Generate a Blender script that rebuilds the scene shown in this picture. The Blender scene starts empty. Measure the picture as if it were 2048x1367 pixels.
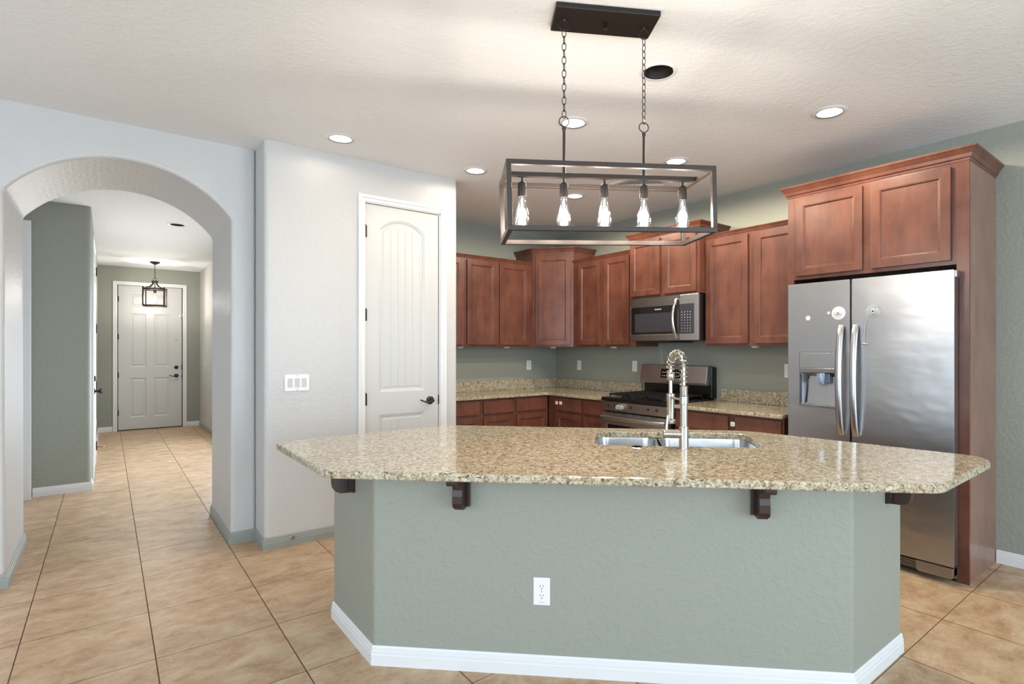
import bpy, bmesh, math, random
from mathutils import Matrix, Vector
random.seed(7)
PI = math.pi
scene = bpy.context.scene
COL = scene.collection

# ------------------------------------------------------------------ camera
cam_d = bpy.data.cameras.new('camera')
cam = bpy.data.objects.new('camera', cam_d)
COL.objects.link(cam)
cam.location = (0, 0, 1.36)
cam.rotation_euler = (PI / 2, 0, 0.890314823 - PI / 2)
cam_d.sensor_width = 36
cam_d.lens = 1103.165 / 2048 * 36
cam_d.shift_x = -(1107.648 - 1024) / 2048
cam_d.shift_y = (698.05 - 683.5) / 2048
cam_d.clip_start = 0.05
scene.camera = cam

# ------------------------------------------------------------------ world, daylight, exposure
w = bpy.data.worlds.new('world')
scene.world = w
w.use_nodes = True
bg = w.node_tree.nodes['Background']
bg.inputs['Color'].default_value = (0.78, 0.88, 1.0, 1)
bg.inputs['Strength'].default_value = 3.0
scene.view_settings.view_transform = 'Standard'
scene.view_settings.look = 'None'
scene.view_settings.exposure = 0.08
scene.view_settings.gamma = 1.0
scene.view_settings.use_curve_mapping = False
scene.cycles.use_denoising = True
scene.cycles.max_bounces = 10
scene.cycles.diffuse_bounces = 6
scene.cycles.sample_clamp_indirect = 6
scene.cycles.caustics_reflective = False
scene.cycles.caustics_refractive = False


def daylight(loc, rot, sx, sy, radiance, color=(0.62, 0.83, 1.0)):
    l = bpy.data.lights.new('window_daylight', 'AREA')
    l.shape = 'RECTANGLE'
    l.size, l.size_y = sx, sy
    l.energy = radiance * PI * sx * sy
    l.color = color
    o = bpy.data.objects.new('window_daylight', l)
    o.location, o.rotation_euler = loc, rot
    COL.objects.link(o)


# openings of the room behind the camera: glass door and window
WIN = [(0.6, 4.2, 0.05, 2.45), (-2.4, -0.3, 0.6, 2.45)]      # x0 x1 z0 z1 in the wall at y = -4
for k, (a, b, c, d) in enumerate(WIN):
    daylight(((a + b) / 2, -4.13, (c + d) / 2), (PI / 2, 0, 0), b - a, d - c, 5.6)
WEST_FILL = (-2.6, 2.6, 0.5, 2.45)      # y0 y1 z0 z1 unseen window added for more light, in the wall at x = -3.1
daylight((-3.21, (WEST_FILL[0] + WEST_FILL[1]) / 2, (WEST_FILL[2] + WEST_FILL[3]) / 2), (PI / 2, 0, -PI / 2), WEST_FILL[1] - WEST_FILL[0], WEST_FILL[3] - WEST_FILL[2], 2.2)
HALL_FILL = (6.0, 9.8, 0.3, 1.9)        # unseen opening added to light the hallway, x = 1.29
daylight((1.43, (HALL_FILL[0] + HALL_FILL[1]) / 2, (HALL_FILL[2] + HALL_FILL[3]) / 2), (PI / 2, 0, PI / 2), HALL_FILL[1] - HALL_FILL[0], HALL_FILL[3] - HALL_FILL[2], 3.0, (0.86, 0.94, 1.0))

LAMP_W = (4.0, 9.0, 90.0, 42.0, 100.0, 80.0)      # downlights, in the order of LIT
BULB_W = 10.5


def lamp(name, kind, loc, power, color, rot=(0, 0, 0), **kw):
    l = bpy.data.lights.new(name, kind)
    l.energy, l.color = power, color
    for k, v in kw.items():
        setattr(l, k, v)
    o = bpy.data.objects.new(name, l)
    o.location, o.rotation_euler = loc, rot
    COL.objects.link(o)
    return o


# ------------------------------------------------------------------ materials
def new_mat(name):
    m = bpy.data.materials.new(name)
    m.use_nodes = True
    nt = m.node_tree
    return m, nt, nt.nodes['Principled BSDF']


def N(nt, t, **kw):
    n = nt.nodes.new(t)
    for k, v in kw.items():
        if k in n.inputs:
            n.inputs[k].default_value = v
        else:
            setattr(n, k, v)
    return n


def ramp(nt, src, stops):
    r = nt.nodes.new('ShaderNodeValToRGB')
    e = r.color_ramp.elements
    e[0].position, e[0].color = stops[0][0], (*stops[0][1], 1)
    e[1].position, e[1].color = stops[1][0], (*stops[1][1], 1)
    for p, c in stops[2:]:
        q = e.new(p)
        q.color = (*c, 1)
    nt.links.new(src, r.inputs['Fac'])
    return r.outputs['Color']


def simple(name, col, rough=0.5, metal=0.0, **kw):
    m, nt, b = new_mat(name)
    b.inputs['Base Color'].default_value = (*col, 1)
    b.inputs['Roughness'].default_value = rough
    b.inputs['Metallic'].default_value = metal
    for k, v in kw.items():
        b.inputs[k].default_value = v
    return m


def coords(nt, scale=(1, 1, 1), kind='Object', rot=(0, 0, 0)):
    tc = nt.nodes.new('ShaderNodeTexCoord')
    mp = nt.nodes.new('ShaderNodeMapping')
    mp.inputs['Scale'].default_value = scale
    mp.inputs['Rotation'].default_value = rot
    nt.links.new(tc.outputs[kind], mp.inputs['Vector'])
    return mp.outputs['Vector']


def paint(name, col, rough=0.45, bump=0.25, scale=38):
    m, nt, b = new_mat(name)
    b.inputs['Base Color'].default_value = (*col, 1)
    b.inputs['Roughness'].default_value = rough
    v = coords(nt)
    n1 = N(nt, 'ShaderNodeTexNoise', Scale=scale, Detail=3.0, Roughness=0.5, Distortion=0.6)
    nt.links.new(v, n1.inputs['Vector'])
    c = ramp(nt, n1.outputs['Fac'], [(0.45, (0, 0, 0)), (0.62, (1, 1, 1))])
    bp = N(nt, 'ShaderNodeBump', Strength=bump, Distance=0.004)
    nt.links.new(c, bp.inputs['Height'])
    nt.links.new(bp.outputs['Normal'], b.inputs['Normal'])
    return m


M = {}
M['white_wall'] = paint('white_wall_paint', (0.545, 0.54, 0.535), 0.42)
M['ceiling'] = paint('ceiling_paint', (0.80, 0.81, 0.82), 0.8, 0.25, 30)
M['sage'] = paint('sage_wall_paint', (0.285, 0.298, 0.253), 0.5)
M['sage_trim'] = simple('sage_trim_paint', (0.285, 0.305, 0.28), 0.4)
M['trim'] = simple('white_trim_paint', (0.72, 0.72, 0.72), 0.3)
M['door'] = simple('white_door_paint', (0.56, 0.56, 0.55), 0.35)
M['plastic'] = simple('white_plastic', (0.78, 0.77, 0.76), 0.3)
M['slot'] = simple('dark_slot', (0.02, 0.02, 0.02), 0.6)
M['hole'] = simple('open_hole', (0.003, 0.003, 0.003), 1.0, 0.0, **{'Specular IOR Level': 0.0})
M['grey_ink'] = simple('grey_ink', (0.30, 0.30, 0.30), 0.6)
M['bronze'] = simple('dark_bronze', (0.035, 0.026, 0.022), 0.38, 0.6)
M['frame_metal'] = simple('brushed_bronze', (0.050, 0.037, 0.031), 0.38, 0.35)
M['canopy_metal'] = simple('canopy_bronze', (0.018, 0.013, 0.012), 0.5, 0.3)
M['black'] = simple('black_enamel', (0.006, 0.006, 0.007), 0.22)
M['iron'] = simple('cast_iron', (0.008, 0.008, 0.009), 0.45)
M['glass_black'] = simple('black_glass', (0.008, 0.008, 0.010), 0.05)
M['window_mesh'] = simple('screened_glass', (0.035, 0.035, 0.045), 0.2)
M['nickel'] = simple('brushed_nickel', (0.46, 0.42, 0.37), 0.27, 1.0)
M['chrome'] = simple('chrome', (0.82, 0.82, 0.82), 0.12, 1.0)
M['can_black'] = simple('black_baffle', (0.018, 0.013, 0.012), 0.4)
M['can_white'] = simple('white_baffle', (0.8, 0.8, 0.8), 0.4)
M['dark_wood'] = simple('espresso_wood', (0.030, 0.012, 0.011), 0.35)
M['clear'] = simple('clear_plastic', (0.85, 0.88, 0.9), 0.1, 0.0, **{'Transmission Weight': 0.6, 'Alpha': 0.75})
M['puck'] = simple('puck_lens', (0.75, 0.78, 0.72), 0.3)
M['dispenser_dark'] = simple('dispenser_plastic', (0.10, 0.12, 0.17), 0.12)
M['dispenser_blue'] = simple('dispenser_spout', (0.35, 0.42, 0.55), 0.08, 0.5)


def stainless(name, col, rough, streak=(1, 60, 1), strength=0.04, metal=1.0):
    m, nt, b = new_mat(name)
    b.inputs['Metallic'].default_value = metal
    v = coords(nt, streak)
    n1 = N(nt, 'ShaderNodeTexNoise', Scale=4.0, Detail=4.0)
    nt.links.new(v, n1.inputs['Vector'])
    c = ramp(nt, n1.outputs['Fac'], [(0.3, tuple(x * 0.96 for x in col)), (0.7, tuple(min(1, x * 1.04) for x in col))])
    nt.links.new(c, b.inputs['Base Color'])
    n2 = N(nt, 'ShaderNodeTexNoise', Scale=3.0, Detail=2.0)
    nt.links.new(coords(nt, (1.2, 1.2, 2.2)), n2.inputs['Vector'])
    bp = N(nt, 'ShaderNodeBump', Strength=strength, Distance=0.05)
    nt.links.new(n2.outputs['Fac'], bp.inputs['Height'])
    nt.links.new(bp.outputs['Normal'], b.inputs['Normal'])
    b.inputs['Roughness'].default_value = rough
    return m


M['steel'] = stainless('stainless_steel', (0.45, 0.45, 0.46), 0.32, (2, 2, 90), 0.08)
M['steel_dark'] = stainless('dark_stainless_steel', (0.34, 0.34, 0.35), 0.25, (2, 2, 90))
M['sink'] = stainless('sink_steel', (0.55, 0.55, 0.55), 0.22, (3, 60, 3))


def wood(name, a, b_, rough=0.32):
    m, nt, b = new_mat(name)
    v = coords(nt, (9, 9, 1.1))
    n1 = N(nt, 'ShaderNodeTexNoise', Scale=3.0, Detail=6.0, Roughness=0.6, Distortion=0.6)
    nt.links.new(v, n1.inputs['Vector'])
    n2 = N(nt, 'ShaderNodeTexNoise', Scale=4.5, Detail=3.0, Roughness=0.6)
    nt.links.new(coords(nt, (1, 1, 0.8)), n2.inputs['Vector'])
    mx = N(nt, 'ShaderNodeMath', operation='MULTIPLY_ADD')
    nt.links.new(n2.outputs['Fac'], mx.inputs[0])
    mx.inputs[1].default_value = 0.65
    m2 = N(nt, 'ShaderNodeMath', operation='MULTIPLY')
    m2.inputs[1].default_value = 0.35
    nt.links.new(n1.outputs['Fac'], m2.inputs[0])
    nt.links.new(m2.outputs[0], mx.inputs[2])
    c = ramp(nt, mx.outputs[0], [(0.36, a), (0.62, b_)])
    nt.links.new(c, b.inputs['Base Color'])
    b.inputs['Roughness'].default_value = rough
    return m


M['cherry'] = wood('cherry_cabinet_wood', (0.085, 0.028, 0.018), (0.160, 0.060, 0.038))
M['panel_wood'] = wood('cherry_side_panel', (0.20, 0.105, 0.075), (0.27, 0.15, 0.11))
M['cabinet_gap'] = simple('cabinet_interior', (0.03, 0.012, 0.008), 0.6)


def granite():
    m, nt, b = new_mat('beige_granite')
    L = nt.links
    v = coords(nt, (1, 1, 1), rot=(0, 0, 0.5))
    n1 = N(nt, 'ShaderNodeTexNoise', Scale=64.0, Detail=6.0, Roughness=0.8, Distortion=0.8)
    L.new(v, n1.inputs['Vector'])
    base = ramp(nt, n1.outputs['Fac'], [(0.34, (0.07, 0.045, 0.03)), (0.42, (0.22, 0.155, 0.09)),
                                        (0.50, (0.43, 0.375, 0.26)), (0.62, (0.62, 0.58, 0.46))])
    n2 = N(nt, 'ShaderNodeTexNoise', Scale=52.0, Detail=5.0, Roughness=0.75, Distortion=1.2)
    L.new(v, n2.inputs['Vector'])
    dark = ramp(nt, n2.outputs['Fac'], [(0.385, (1, 1, 1)), (0.425, (0, 0, 0))])
    mix = N(nt, 'ShaderNodeMixRGB')
    L.new(dark, mix.inputs['Fac'])
    L.new(base, mix.inputs['Color1'])
    mix.inputs['Color2'].default_value = (0.028, 0.026, 0.026, 1)
    n3 = N(nt, 'ShaderNodeTexNoise', Scale=11.0, Detail=4.0, Distortion=1.0)
    L.new(v, n3.inputs['Vector'])
    rust = ramp(nt, n3.outputs['Fac'], [(0.52, (0, 0, 0)), (0.72, (0.45, 0.45, 0.45))])
    mix2 = N(nt, 'ShaderNodeMixRGB')
    L.new(rust, mix2.inputs['Fac'])
    L.new(mix.outputs['Color'], mix2.inputs['Color1'])
    mix2.inputs['Color2'].default_value = (0.27, 0.17, 0.09, 1)
    L.new(mix2.outputs['Color'], b.inputs['Base Color'])
    b.inputs['Roughness'].default_value = 0.10
    return m


M['granite'] = granite()


def tile_mat():
    m, nt, b = new_mat('travertine_tile')
    L = nt.links
    at = nt.nodes.new('ShaderNodeAttribute')
    at.attribute_name = 'tile'
    v = coords(nt, (3.2, 4.6, 1), 'Object')
    add = N(nt, 'ShaderNodeVectorMath', operation='MULTIPLY_ADD')
    L.new(at.outputs['Color'], add.inputs[0])
    add.inputs[1].default_value = (60, 60, 60)
    L.new(v, add.inputs[2])
    n1 = N(nt, 'ShaderNodeTexNoise', Scale=1.9, Detail=12.0, Roughness=0.74, Distortion=0.3)
    L.new(add.outputs[0], n1.inputs['Vector'])
    c1 = ramp(nt, n1.outputs['Fac'], [(0.30, (0.33, 0.18, 0.095)), (0.44, (0.46, 0.29, 0.165)), (0.56, (0.55, 0.39, 0.24)), (0.72, (0.66, 0.51, 0.35))])
    n2 = N(nt, 'ShaderNodeTexNoise', Scale=9.0, Detail=8.0, Roughness=0.72, Distortion=0.6)
    L.new(add.outputs[0], n2.inputs['Vector'])
    c2 = ramp(nt, n2.outputs['Fac'], [(0.58, (0, 0, 0)), (0.68, (0.55, 0.55, 0.55))])
    mx = N(nt, 'ShaderNodeMixRGB')
    L.new(c2, mx.inputs['Fac'])
    L.new(c1, mx.inputs['Color1'])
    mx.inputs['Color2'].default_value = (0.68, 0.56, 0.42, 1)
    L.new(mx.outputs['Color'], b.inputs['Base Color'])
    b.inputs['Roughness'].default_value = 0.38
    bp = N(nt, 'ShaderNodeBump', Strength=0.12, Distance=0.003)
    L.new(n2.outputs['Fac'], bp.inputs['Height'])
    L.new(bp.outputs['Normal'], b.inputs['Normal'])
    return m


M['tile'] = tile_mat()
M['grout'] = simple('brown_grout', (0.11, 0.07, 0.04), 0.9)


def emit(name, col, s):
    m = bpy.data.materials.new(name)
    m.use_nodes = True
    nt = m.node_tree
    nt.nodes.clear()
    e = N(nt, 'ShaderNodeEmission', Strength=s)
    e.inputs['Color'].default_value = (*col, 1)
    o = nt.nodes.new('ShaderNodeOutputMaterial')
    nt.links.new(e.outputs[0], o.inputs[0])
    return m


M['lamp_lens'] = emit('lit_lamp_lens', (1, 0.97, 0.92), 5.0)
M['filament'] = emit('glowing_filament', (1, 0.93, 0.82), 30.0)


def bulb_glass():
    m = bpy.data.materials.new('clear_bulb_glass')
    m.use_nodes = True
    nt = m.node_tree
    nt.nodes.clear()
    t = nt.nodes.new('ShaderNodeBsdfTransparent')
    g = N(nt, 'ShaderNodeBsdfGlossy', Roughness=0.03)
    lw = N(nt, 'ShaderNodeLayerWeight', Blend=0.35)
    r = N(nt, 'ShaderNodeMath', operation='MULTIPLY_ADD')
    r.inputs[1].default_value = 0.75
    r.inputs[2].default_value = 0.06
    nt.links.new(lw.outputs['Facing'], r.inputs[0])
    mx = nt.nodes.new('ShaderNodeMixShader')
    o = nt.nodes.new('ShaderNodeOutputMaterial')
    nt.links.new(r.outputs[0], mx.inputs[0])
    nt.links.new(t.outputs[0], mx.inputs[1])
    nt.links.new(g.outputs[0], mx.inputs[2])
    nt.links.new(mx.outputs[0], o.inputs[0])
    return m


M['bulb'] = bulb_glass()


# ------------------------------------------------------------------ mesh helpers
class MB:
    def __init__(self):
        self.v, self.f = [], []

    def add(self, verts, faces, mat=None):
        n = len(self.v)
        if mat is not None:
            verts = [tuple(mat @ Vector(p)) for p in verts]
        self.v += [tuple(p) for p in verts]
        self.f += [tuple(i + n for i in f) for f in faces]
        return self

    def box(self, x0, x1, y0, y1, z0, z1, mat=None):
        x0, x1 = min(x0, x1), max(x0, x1)
        y0, y1 = min(y0, y1), max(y0, y1)
        z0, z1 = min(z0, z1), max(z0, z1)
        v = [(x0, y0, z0), (x1, y0, z0), (x1, y1, z0), (x0, y1, z0), (x0, y0, z1), (x1, y0, z1), (x1, y1, z1), (x0, y1, z1)]
        f = [(0, 3, 2, 1), (4, 5, 6, 7), (0, 1, 5, 4), (1, 2, 6, 5), (2, 3, 7, 6), (3, 0, 4, 7)]
        return self.add(v, f, mat)

    def prism(self, poly, h0, h1, axis='z', mat=None):
        """poly: 2D points; axis z -> (a,b,h); axis y -> (a,h,b); axis x -> (h,a,b)"""
        n = len(poly)
        mp = {'z': lambda a, b, h: (a, b, h), 'y': lambda a, b, h: (a, h, b), 'x': lambda a, b, h: (h, a, b)}[axis]
        v = [mp(a, b, h0) for a, b in poly] + [mp(a, b, h1) for a, b in poly]
        f = [tuple(range(n))[::-1], tuple(range(n, 2 * n))] + [(i, (i + 1) % n, n + (i + 1) % n, n + i) for i in range(n)]
        return self.add(v, f, mat)

    def lathe(self, prof, seg=24, mat=None, cap=True):
        """prof: (r, z) pairs, about z"""
        v, f = [], []
        for r, z in prof:
            for k in range(seg):
                a = 2 * PI * k / seg
                v.append((r * math.cos(a), r * math.sin(a), z))
        for j in range(len(prof) - 1):
            for k in range(seg):
                k2 = (k + 1) % seg
                f.append((j * seg + k, j * seg + k2, (j + 1) * seg + k2, (j + 1) * seg + k))
        if cap:
            f.append(tuple(range(seg))[::-1])
            f.append(tuple(range((len(prof) - 1) * seg, len(prof) * seg)))
        return self.add(v, f, mat)

    def tube(self, pts, r, seg=10, closed=False, mat=None, flat=None):
        pts = [Vector(p) for p in pts]
        n = len(pts)
        rad = r if isinstance(r, (list, tuple)) else [r] * n
        v, f = [], []
        up = None
        for i, p in enumerate(pts):
            if closed:
                t = (pts[(i + 1) % n] - pts[i - 1]).normalized()
            else:
                t = (pts[min(i + 1, n - 1)] - pts[max(i - 1, 0)]).normalized()
            if up is None:
                up = Vector((0, 0, 1)) if abs(t.z) < 0.9 else Vector((1, 0, 0))
            s = t.cross(up).normalized()
            up = s.cross(t).normalized()
            for k in range(seg):
                a = 2 * PI * k / seg
                fx, fy = flat if flat else (1, 1)
                v.append(tuple(p + s * math.cos(a) * rad[i] * fx + up * math.sin(a) * rad[i] * fy))
        m = n if closed else n - 1
        for j in range(m):
            j2 = (j + 1) % n
            for k in range(seg):
                k2 = (k + 1) % seg
                f.append((j * seg + k, j * seg + k2, j2 * seg + k2, j2 * seg + k))
        if not closed:
            f.append(tuple(range(seg))[::-1])
            f.append(tuple(range((n - 1) * seg, n * seg)))
        return self.add(v, f, mat)

    def sweep(self, path, prof, mp=None, closed=False):
        """mitred sweep. path: 2D points, outward side = right of travel. prof: (offset, height)."""
        n = len(path)
        P = [Vector(p) for p in path]
        mp = mp or (lambda a, b, h: (a, b, h))
        rows = []
        for i in range(n):
            if closed or 0 < i < n - 1:
                d1 = (P[i] - P[i - 1]).normalized()
                d2 = (P[(i + 1) % n] - P[i]).normalized()
            elif i == 0:
                d1 = d2 = (P[1] - P[0]).normalized()
            else:
                d1 = d2 = (P[i] - P[i - 1]).normalized()
            n1, n2 = Vector((d1.y, -d1.x)), Vector((d2.y, -d2.x))
            b = (n1 + n2)
            b = b / max(1e-6, b.dot(n1))
            rows.append([mp(P[i].x + b.x * o, P[i].y + b.y * o, h) for o, h in prof])
        m = len(prof)
        v = [q for r in rows for q in r]
        f = []
        for i in range(n if closed else n - 1):
            i2 = (i + 1) % n
            for k in range(m):
                k2 = (k + 1) % m
                f.append((i * m + k, i * m + k2, i2 * m + k2, i2 * m + k))
        if not closed:
            f.append(tuple(range(m))[::-1])
            f.append(tuple(range((n - 1) * m, n * m)))
        return self.add(v, f)

    def plate(self, outer, holes, depth, y0=0.0):
        """slab in the XZ plane, front at y=y0, back at y0+depth. holes: list of (poly, [(inset, dy), ...]).
        Each hole is closed by strips through its loops and a cap."""
        bm = bmesh.new()
        ov = [bm.verts.new((a, y0, b)) for a, b in outer]
        ed = [bm.edges.new((ov[i], ov[(i + 1) % len(ov)])) for i in range(len(ov))]
        for poly, loops in holes:
            hv = [bm.verts.new((a, y0, b)) for a, b in poly]
            ed += [bm.edges.new((hv[i], hv[(i + 1) % len(hv)])) for i in range(len(hv))]
            prev = hv
            for ins, dy in loops:
                q = inset(poly, ins)
                cur = [bm.verts.new((a, y0 + dy, b)) for a, b in q]
                for i in range(len(q)):
                    j = (i + 1) % len(q)
                    bm.faces.new((prev[i], prev[j], cur[j], cur[i]))
                prev = cur
            bm.faces.new(prev)
        bmesh.ops.triangle_fill(bm, use_beauty=True, use_dissolve=False, edges=ed)
        bv = [bm.verts.new((a, y0 + depth, b)) for a, b in outer]
        for i in range(len(ov)):
            j = (i + 1) % len(ov)
            bm.faces.new((ov[i], ov[j], bv[j], bv[i]))
        bm.faces.new(bv)
        bmesh.ops.recalc_face_normals(bm, faces=bm.faces)
        bm.verts.index_update()
        n = len(self.v)
        self.v += [tuple(v.co) for v in bm.verts]
        self.f += [tuple(v.index + n for v in f.verts) for f in bm.faces]
        bm.free()
        return self

    def build(self, name, mat, parent=None, bevel=0.0, smooth=False, seg=2, loc=None, angle=35):
        me = bpy.data.meshes.new(name)
        me.from_pydata(self.v, [], self.f)
        me.validate()
        bm = bmesh.new()
        bm.from_mesh(me)
        bmesh.ops.recalc_face_normals(bm, faces=bm.faces)
        bm.to_mesh(me)
        bm.free()
        me.materials.append(M[mat] if isinstance(mat, str) else mat)
        o = bpy.data.objects.new(name, me)
        COL.objects.link(o)
        if loc:
            o.location = loc
        if bevel:
            bv = o.modifiers.new('bevel', 'BEVEL')
            bv.width, bv.segments = bevel, seg
            bv.limit_method, bv.angle_limit = 'ANGLE', math.radians(angle)
        if smooth:
            for p in me.polygons:
                p.use_smooth = True
            es = o.modifiers.new('split', 'EDGE_SPLIT')
            es.split_angle = math.radians(40)
        if parent is not None:
            o.parent = parent
        return o


def inset(poly, d):
    """inset a CCW 2D polygon by d"""
    if d == 0:
        return list(poly)
    n = len(poly)
    area = sum(poly[i][0] * poly[(i + 1) % n][1] - poly[(i + 1) % n][0] * poly[i][1] for i in range(n))
    s = 1 if area > 0 else -1
    out = []
    for i in range(n):
        a, b, c = Vector(poly[i - 1]), Vector(poly[i]), Vector(poly[(i + 1) % n])
        d1, d2 = (b - a).normalized(), (c - b).normalized()
        n1, n2 = Vector((-d1.y, d1.x)) * s, Vector((-d2.y, d2.x)) * s
        m = n1 + n2
        m = m / max(1e-6, m.dot(n1))
        out.append(tuple(b + m * d))
    return out


def rect(x0, x1, z0, z1):
    return [(x0, z0), (x1, z0), (x1, z1), (x0, z1)]


def rounded(poly, r, seg=6):
    """round the corners of a polygon; r a number or a list"""
    out = []
    n = len(poly)
    rs = r if isinstance(r, list) else [r] * n
    for i in range(n):
        a, b, c = Vector(poly[i - 1]), Vector(poly[i]), Vector(poly[(i + 1) % n])
        R = rs[i]
        if R <= 0:
            out.append(tuple(b))
            continue
        u, v = (a - b).normalized(), (c - b).normalized()
        ang = u.angle(v)
        t = R / math.tan(ang / 2)
        t = min(t, (a - b).length * 0.49, (c - b).length * 0.49)
        p0, p1 = b + u * t, b + v * t
        Rr = t * math.tan(ang / 2)
        ctr = b + (u + v).normalized() * (Rr / math.sin(ang / 2))
        a0 = math.atan2(p0.y - ctr.y, p0.x - ctr.x)
        a1 = math.atan2(p1.y - ctr.y, p1.x - ctr.x)
        da = (a1 - a0 + PI) % (2 * PI) - PI
        for k in range(seg + 1):
            q = a0 + da * k / seg
            out.append((ctr.x + Rr * math.cos(q), ctr.y + Rr * math.sin(q)))
    return out


def thing(name, label, cat, loc=(0, 0, 0), rz=0.0, group=None):
    o = bpy.data.objects.new(name, None)
    o.empty_display_size = 0.1
    COL.objects.link(o)
    o.location, o.rotation_euler = loc, (0, 0, rz)
    return tag(o, label, cat, group)


def tag(o, label, cat, group=None):
    o['label'], o['category'] = label, cat
    if group:
        o['group'] = group
    return o


def struct(o, label=None):
    o['kind'] = 'structure'
    if label:
        o['label'] = label
    return o


def dup(root, loc, rz=None, label=None):
    r = root.copy()
    COL.objects.link(r)
    r.location = loc
    if rz is not None:
        r.rotation_euler = (0, 0, rz)
    if label:
        r['label'] = label

    def rec(o, p):
        for ch in list(o.children):
            c = ch.copy()
            COL.objects.link(c)
            c.parent = p
            rec(ch, c)
    rec(root, r)
    return r


def text(name, s, size, mat, parent, loc, rot=(PI / 2, 0, 0), depth=0.0004, label=None):
    cu = bpy.data.curves.new(name, 'FONT')
    cu.body, cu.size, cu.extrude = s, size, depth
    cu.align_x, cu.align_y = 'CENTER', 'CENTER'
    tmp = bpy.data.objects.new(name, cu)
    COL.objects.link(tmp)
    bpy.context.view_layer.update()
    me = bpy.data.meshes.new_from_object(tmp.evaluated_get(bpy.context.evaluated_depsgraph_get()))
    bpy.data.objects.remove(tmp)
    o = bpy.data.objects.new(name, me)
    me.materials.clear()
    me.materials.append(M[mat])
    COL.objects.link(o)
    o.parent, o.location, o.rotation_euler = parent, loc, rot
    return o


R_X = -PI / 2      # things whose front faces -X: local x runs to -Y, local y runs to +X
R_D = -PI / 4      # things whose front faces the camera diagonal

# ------------------------------------------------------------------ setting
HC, HH = 2.78, 2.74      # ceiling heights: kitchen, hallway
XR, YB = 4.42, 5.42      # right (range) wall, back wall

# floor
gx = [-0.315 - 0.49 * k for k in range(6, 0, -1)] + [-0.315, 0.166, 0.655, 1.157, 1.68, 2.21, 2.74, 3.27, 3.764, 4.26, 4.75]
gy = [0.93 - 0.514 * k for k in range(10, 0, -1)] + [0.93, 1.444, 1.958, 2.472, 2.985, 3.534, 4.09, 4.63, 5.17, 5.71, 6.25, 6.79, 7.33, 7.87, 8.41, 8.95, 9.49, 10.03, 10.57, 11.11, 11.65, 12.19]
me = bpy.data.meshes.new('floor')
fv, ff, fm, fc = [], [], [], []
G = 0.0022
for i in range(len(gx) - 1):
    for j in range(len(gy) - 1):
        x0, x1, y0, y1 = gx[i] + G, gx[i + 1] - G, gy[j] + G * 0.8, gy[j + 1] - G * 0.8
        n = len(fv)
        fv += [(x0, y0, 0), (x1, y0, 0), (x1, y1, 0), (x0, y1, 0)]
        ff.append((n, n + 1, n + 2, n + 3))
        fm.append(0)
        fc.append((random.random(), random.random(), random.random(), 1))
n = len(fv)
fv += [(gx[0], gy[0], -0.0015), (gx[-1], gy[0], -0.0015), (gx[-1], gy[-1], -0.0015), (gx[0], gy[-1], -0.0015)]
ff.append((n, n + 1, n + 2, n + 3))
fm.append(1)
fc.append((0, 0, 0, 1))
me.from_pydata(fv, [], ff)
me.materials.append(M['tile'])
me.materials.append(M['grout'])
at = me.color_attributes.new('tile', 'FLOAT_COLOR', 'CORNER')
for p in me.polygons:
    p.material_index = fm[p.index]
    for li in p.loop_indices:
        at.data[li].color = fc[p.index]
fl = bpy.data.objects.new('floor', me)
COL.objects.link(fl)
struct(fl)

# ceiling with the holes of the recessed lights
LIT = [(1.221, 3.79), (2.275, 3.80), (3.365, 3.85), (2.271, 2.61), (3.338, 2.657), (3.363, 1.529)]
DARK = (2.192, 1.857)
CAN_R = 0.078


def ceiling_mesh(x0, x1, y0, y1, z, holes):
    bm = bmesh.new()
    ov = [bm.verts.new(p) for p in ((x0, y0, z), (x1, y0, z), (x1, y1, z), (x0, y1, z))]
    ed = [bm.edges.new((ov[i], ov[(i + 1) % 4])) for i in range(4)]
    for cx, cy, r in holes:
        hv = [bm.verts.new((cx + r * math.cos(2 * PI * k / 40), cy + r * math.sin(2 * PI * k / 40), z)) for k in range(40)]
        ed += [bm.edges.new((hv[i], hv[(i + 1) % 40])) for i in range(40)]
    bmesh.ops.triangle_fill(bm, use_beauty=True, use_dissolve=False, edges=ed)
    for f in bm.faces:
        if f.normal.z > 0:
            f.normal_flip()
    me = bpy.data.meshes.new('ceiling')
    bm.to_mesh(me)
    bm.free()
    me.materials.append(M['ceiling'])
    o = bpy.data.objects.new('ceiling', me)
    COL.objects.link(o)
    return struct(o)


ceiling_mesh(-3.1, 4.6, -4.2, 5.6, HC, [(x, y, CAN_R) for x, y in LIT] + [(DARK[0], DARK[1], CAN_R)])
HALL_DL = (0.60, 7.37)
ceiling_mesh(-0.8, 1.5, 5.0, 11.9, HH, [(HALL_DL[0], HALL_DL[1], 0.07)])

# arch wall, 0.9 m deep
a_c, a_z, a_r = 0.108, 1.862, 0.695
XL, XRJ = -0.452, 0.668
sp = 2.265
a0 = math.atan2(sp - a_z, XRJ - a_c)
a1 = math.atan2(sp - a_z, XL - a_c)
arc = [(a_c + a_r * math.cos(a0 + (a1 - a0) * k / 36), a_z + a_r * math.sin(a0 + (a1 - a0) * k / 36)) for k in range(37)]
poly = [(-3.1, -0.05), (XL, -0.05)] + arc[::-1] + [(XRJ, -0.05), (0.825, -0.05), (0.825, 2.86), (-3.1, 2.86)]
struct(MB().prism(poly, 4.41, 5.31, 'y').build('wall_arch', 'white_wall', bevel=0.022, seg=4))

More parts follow.
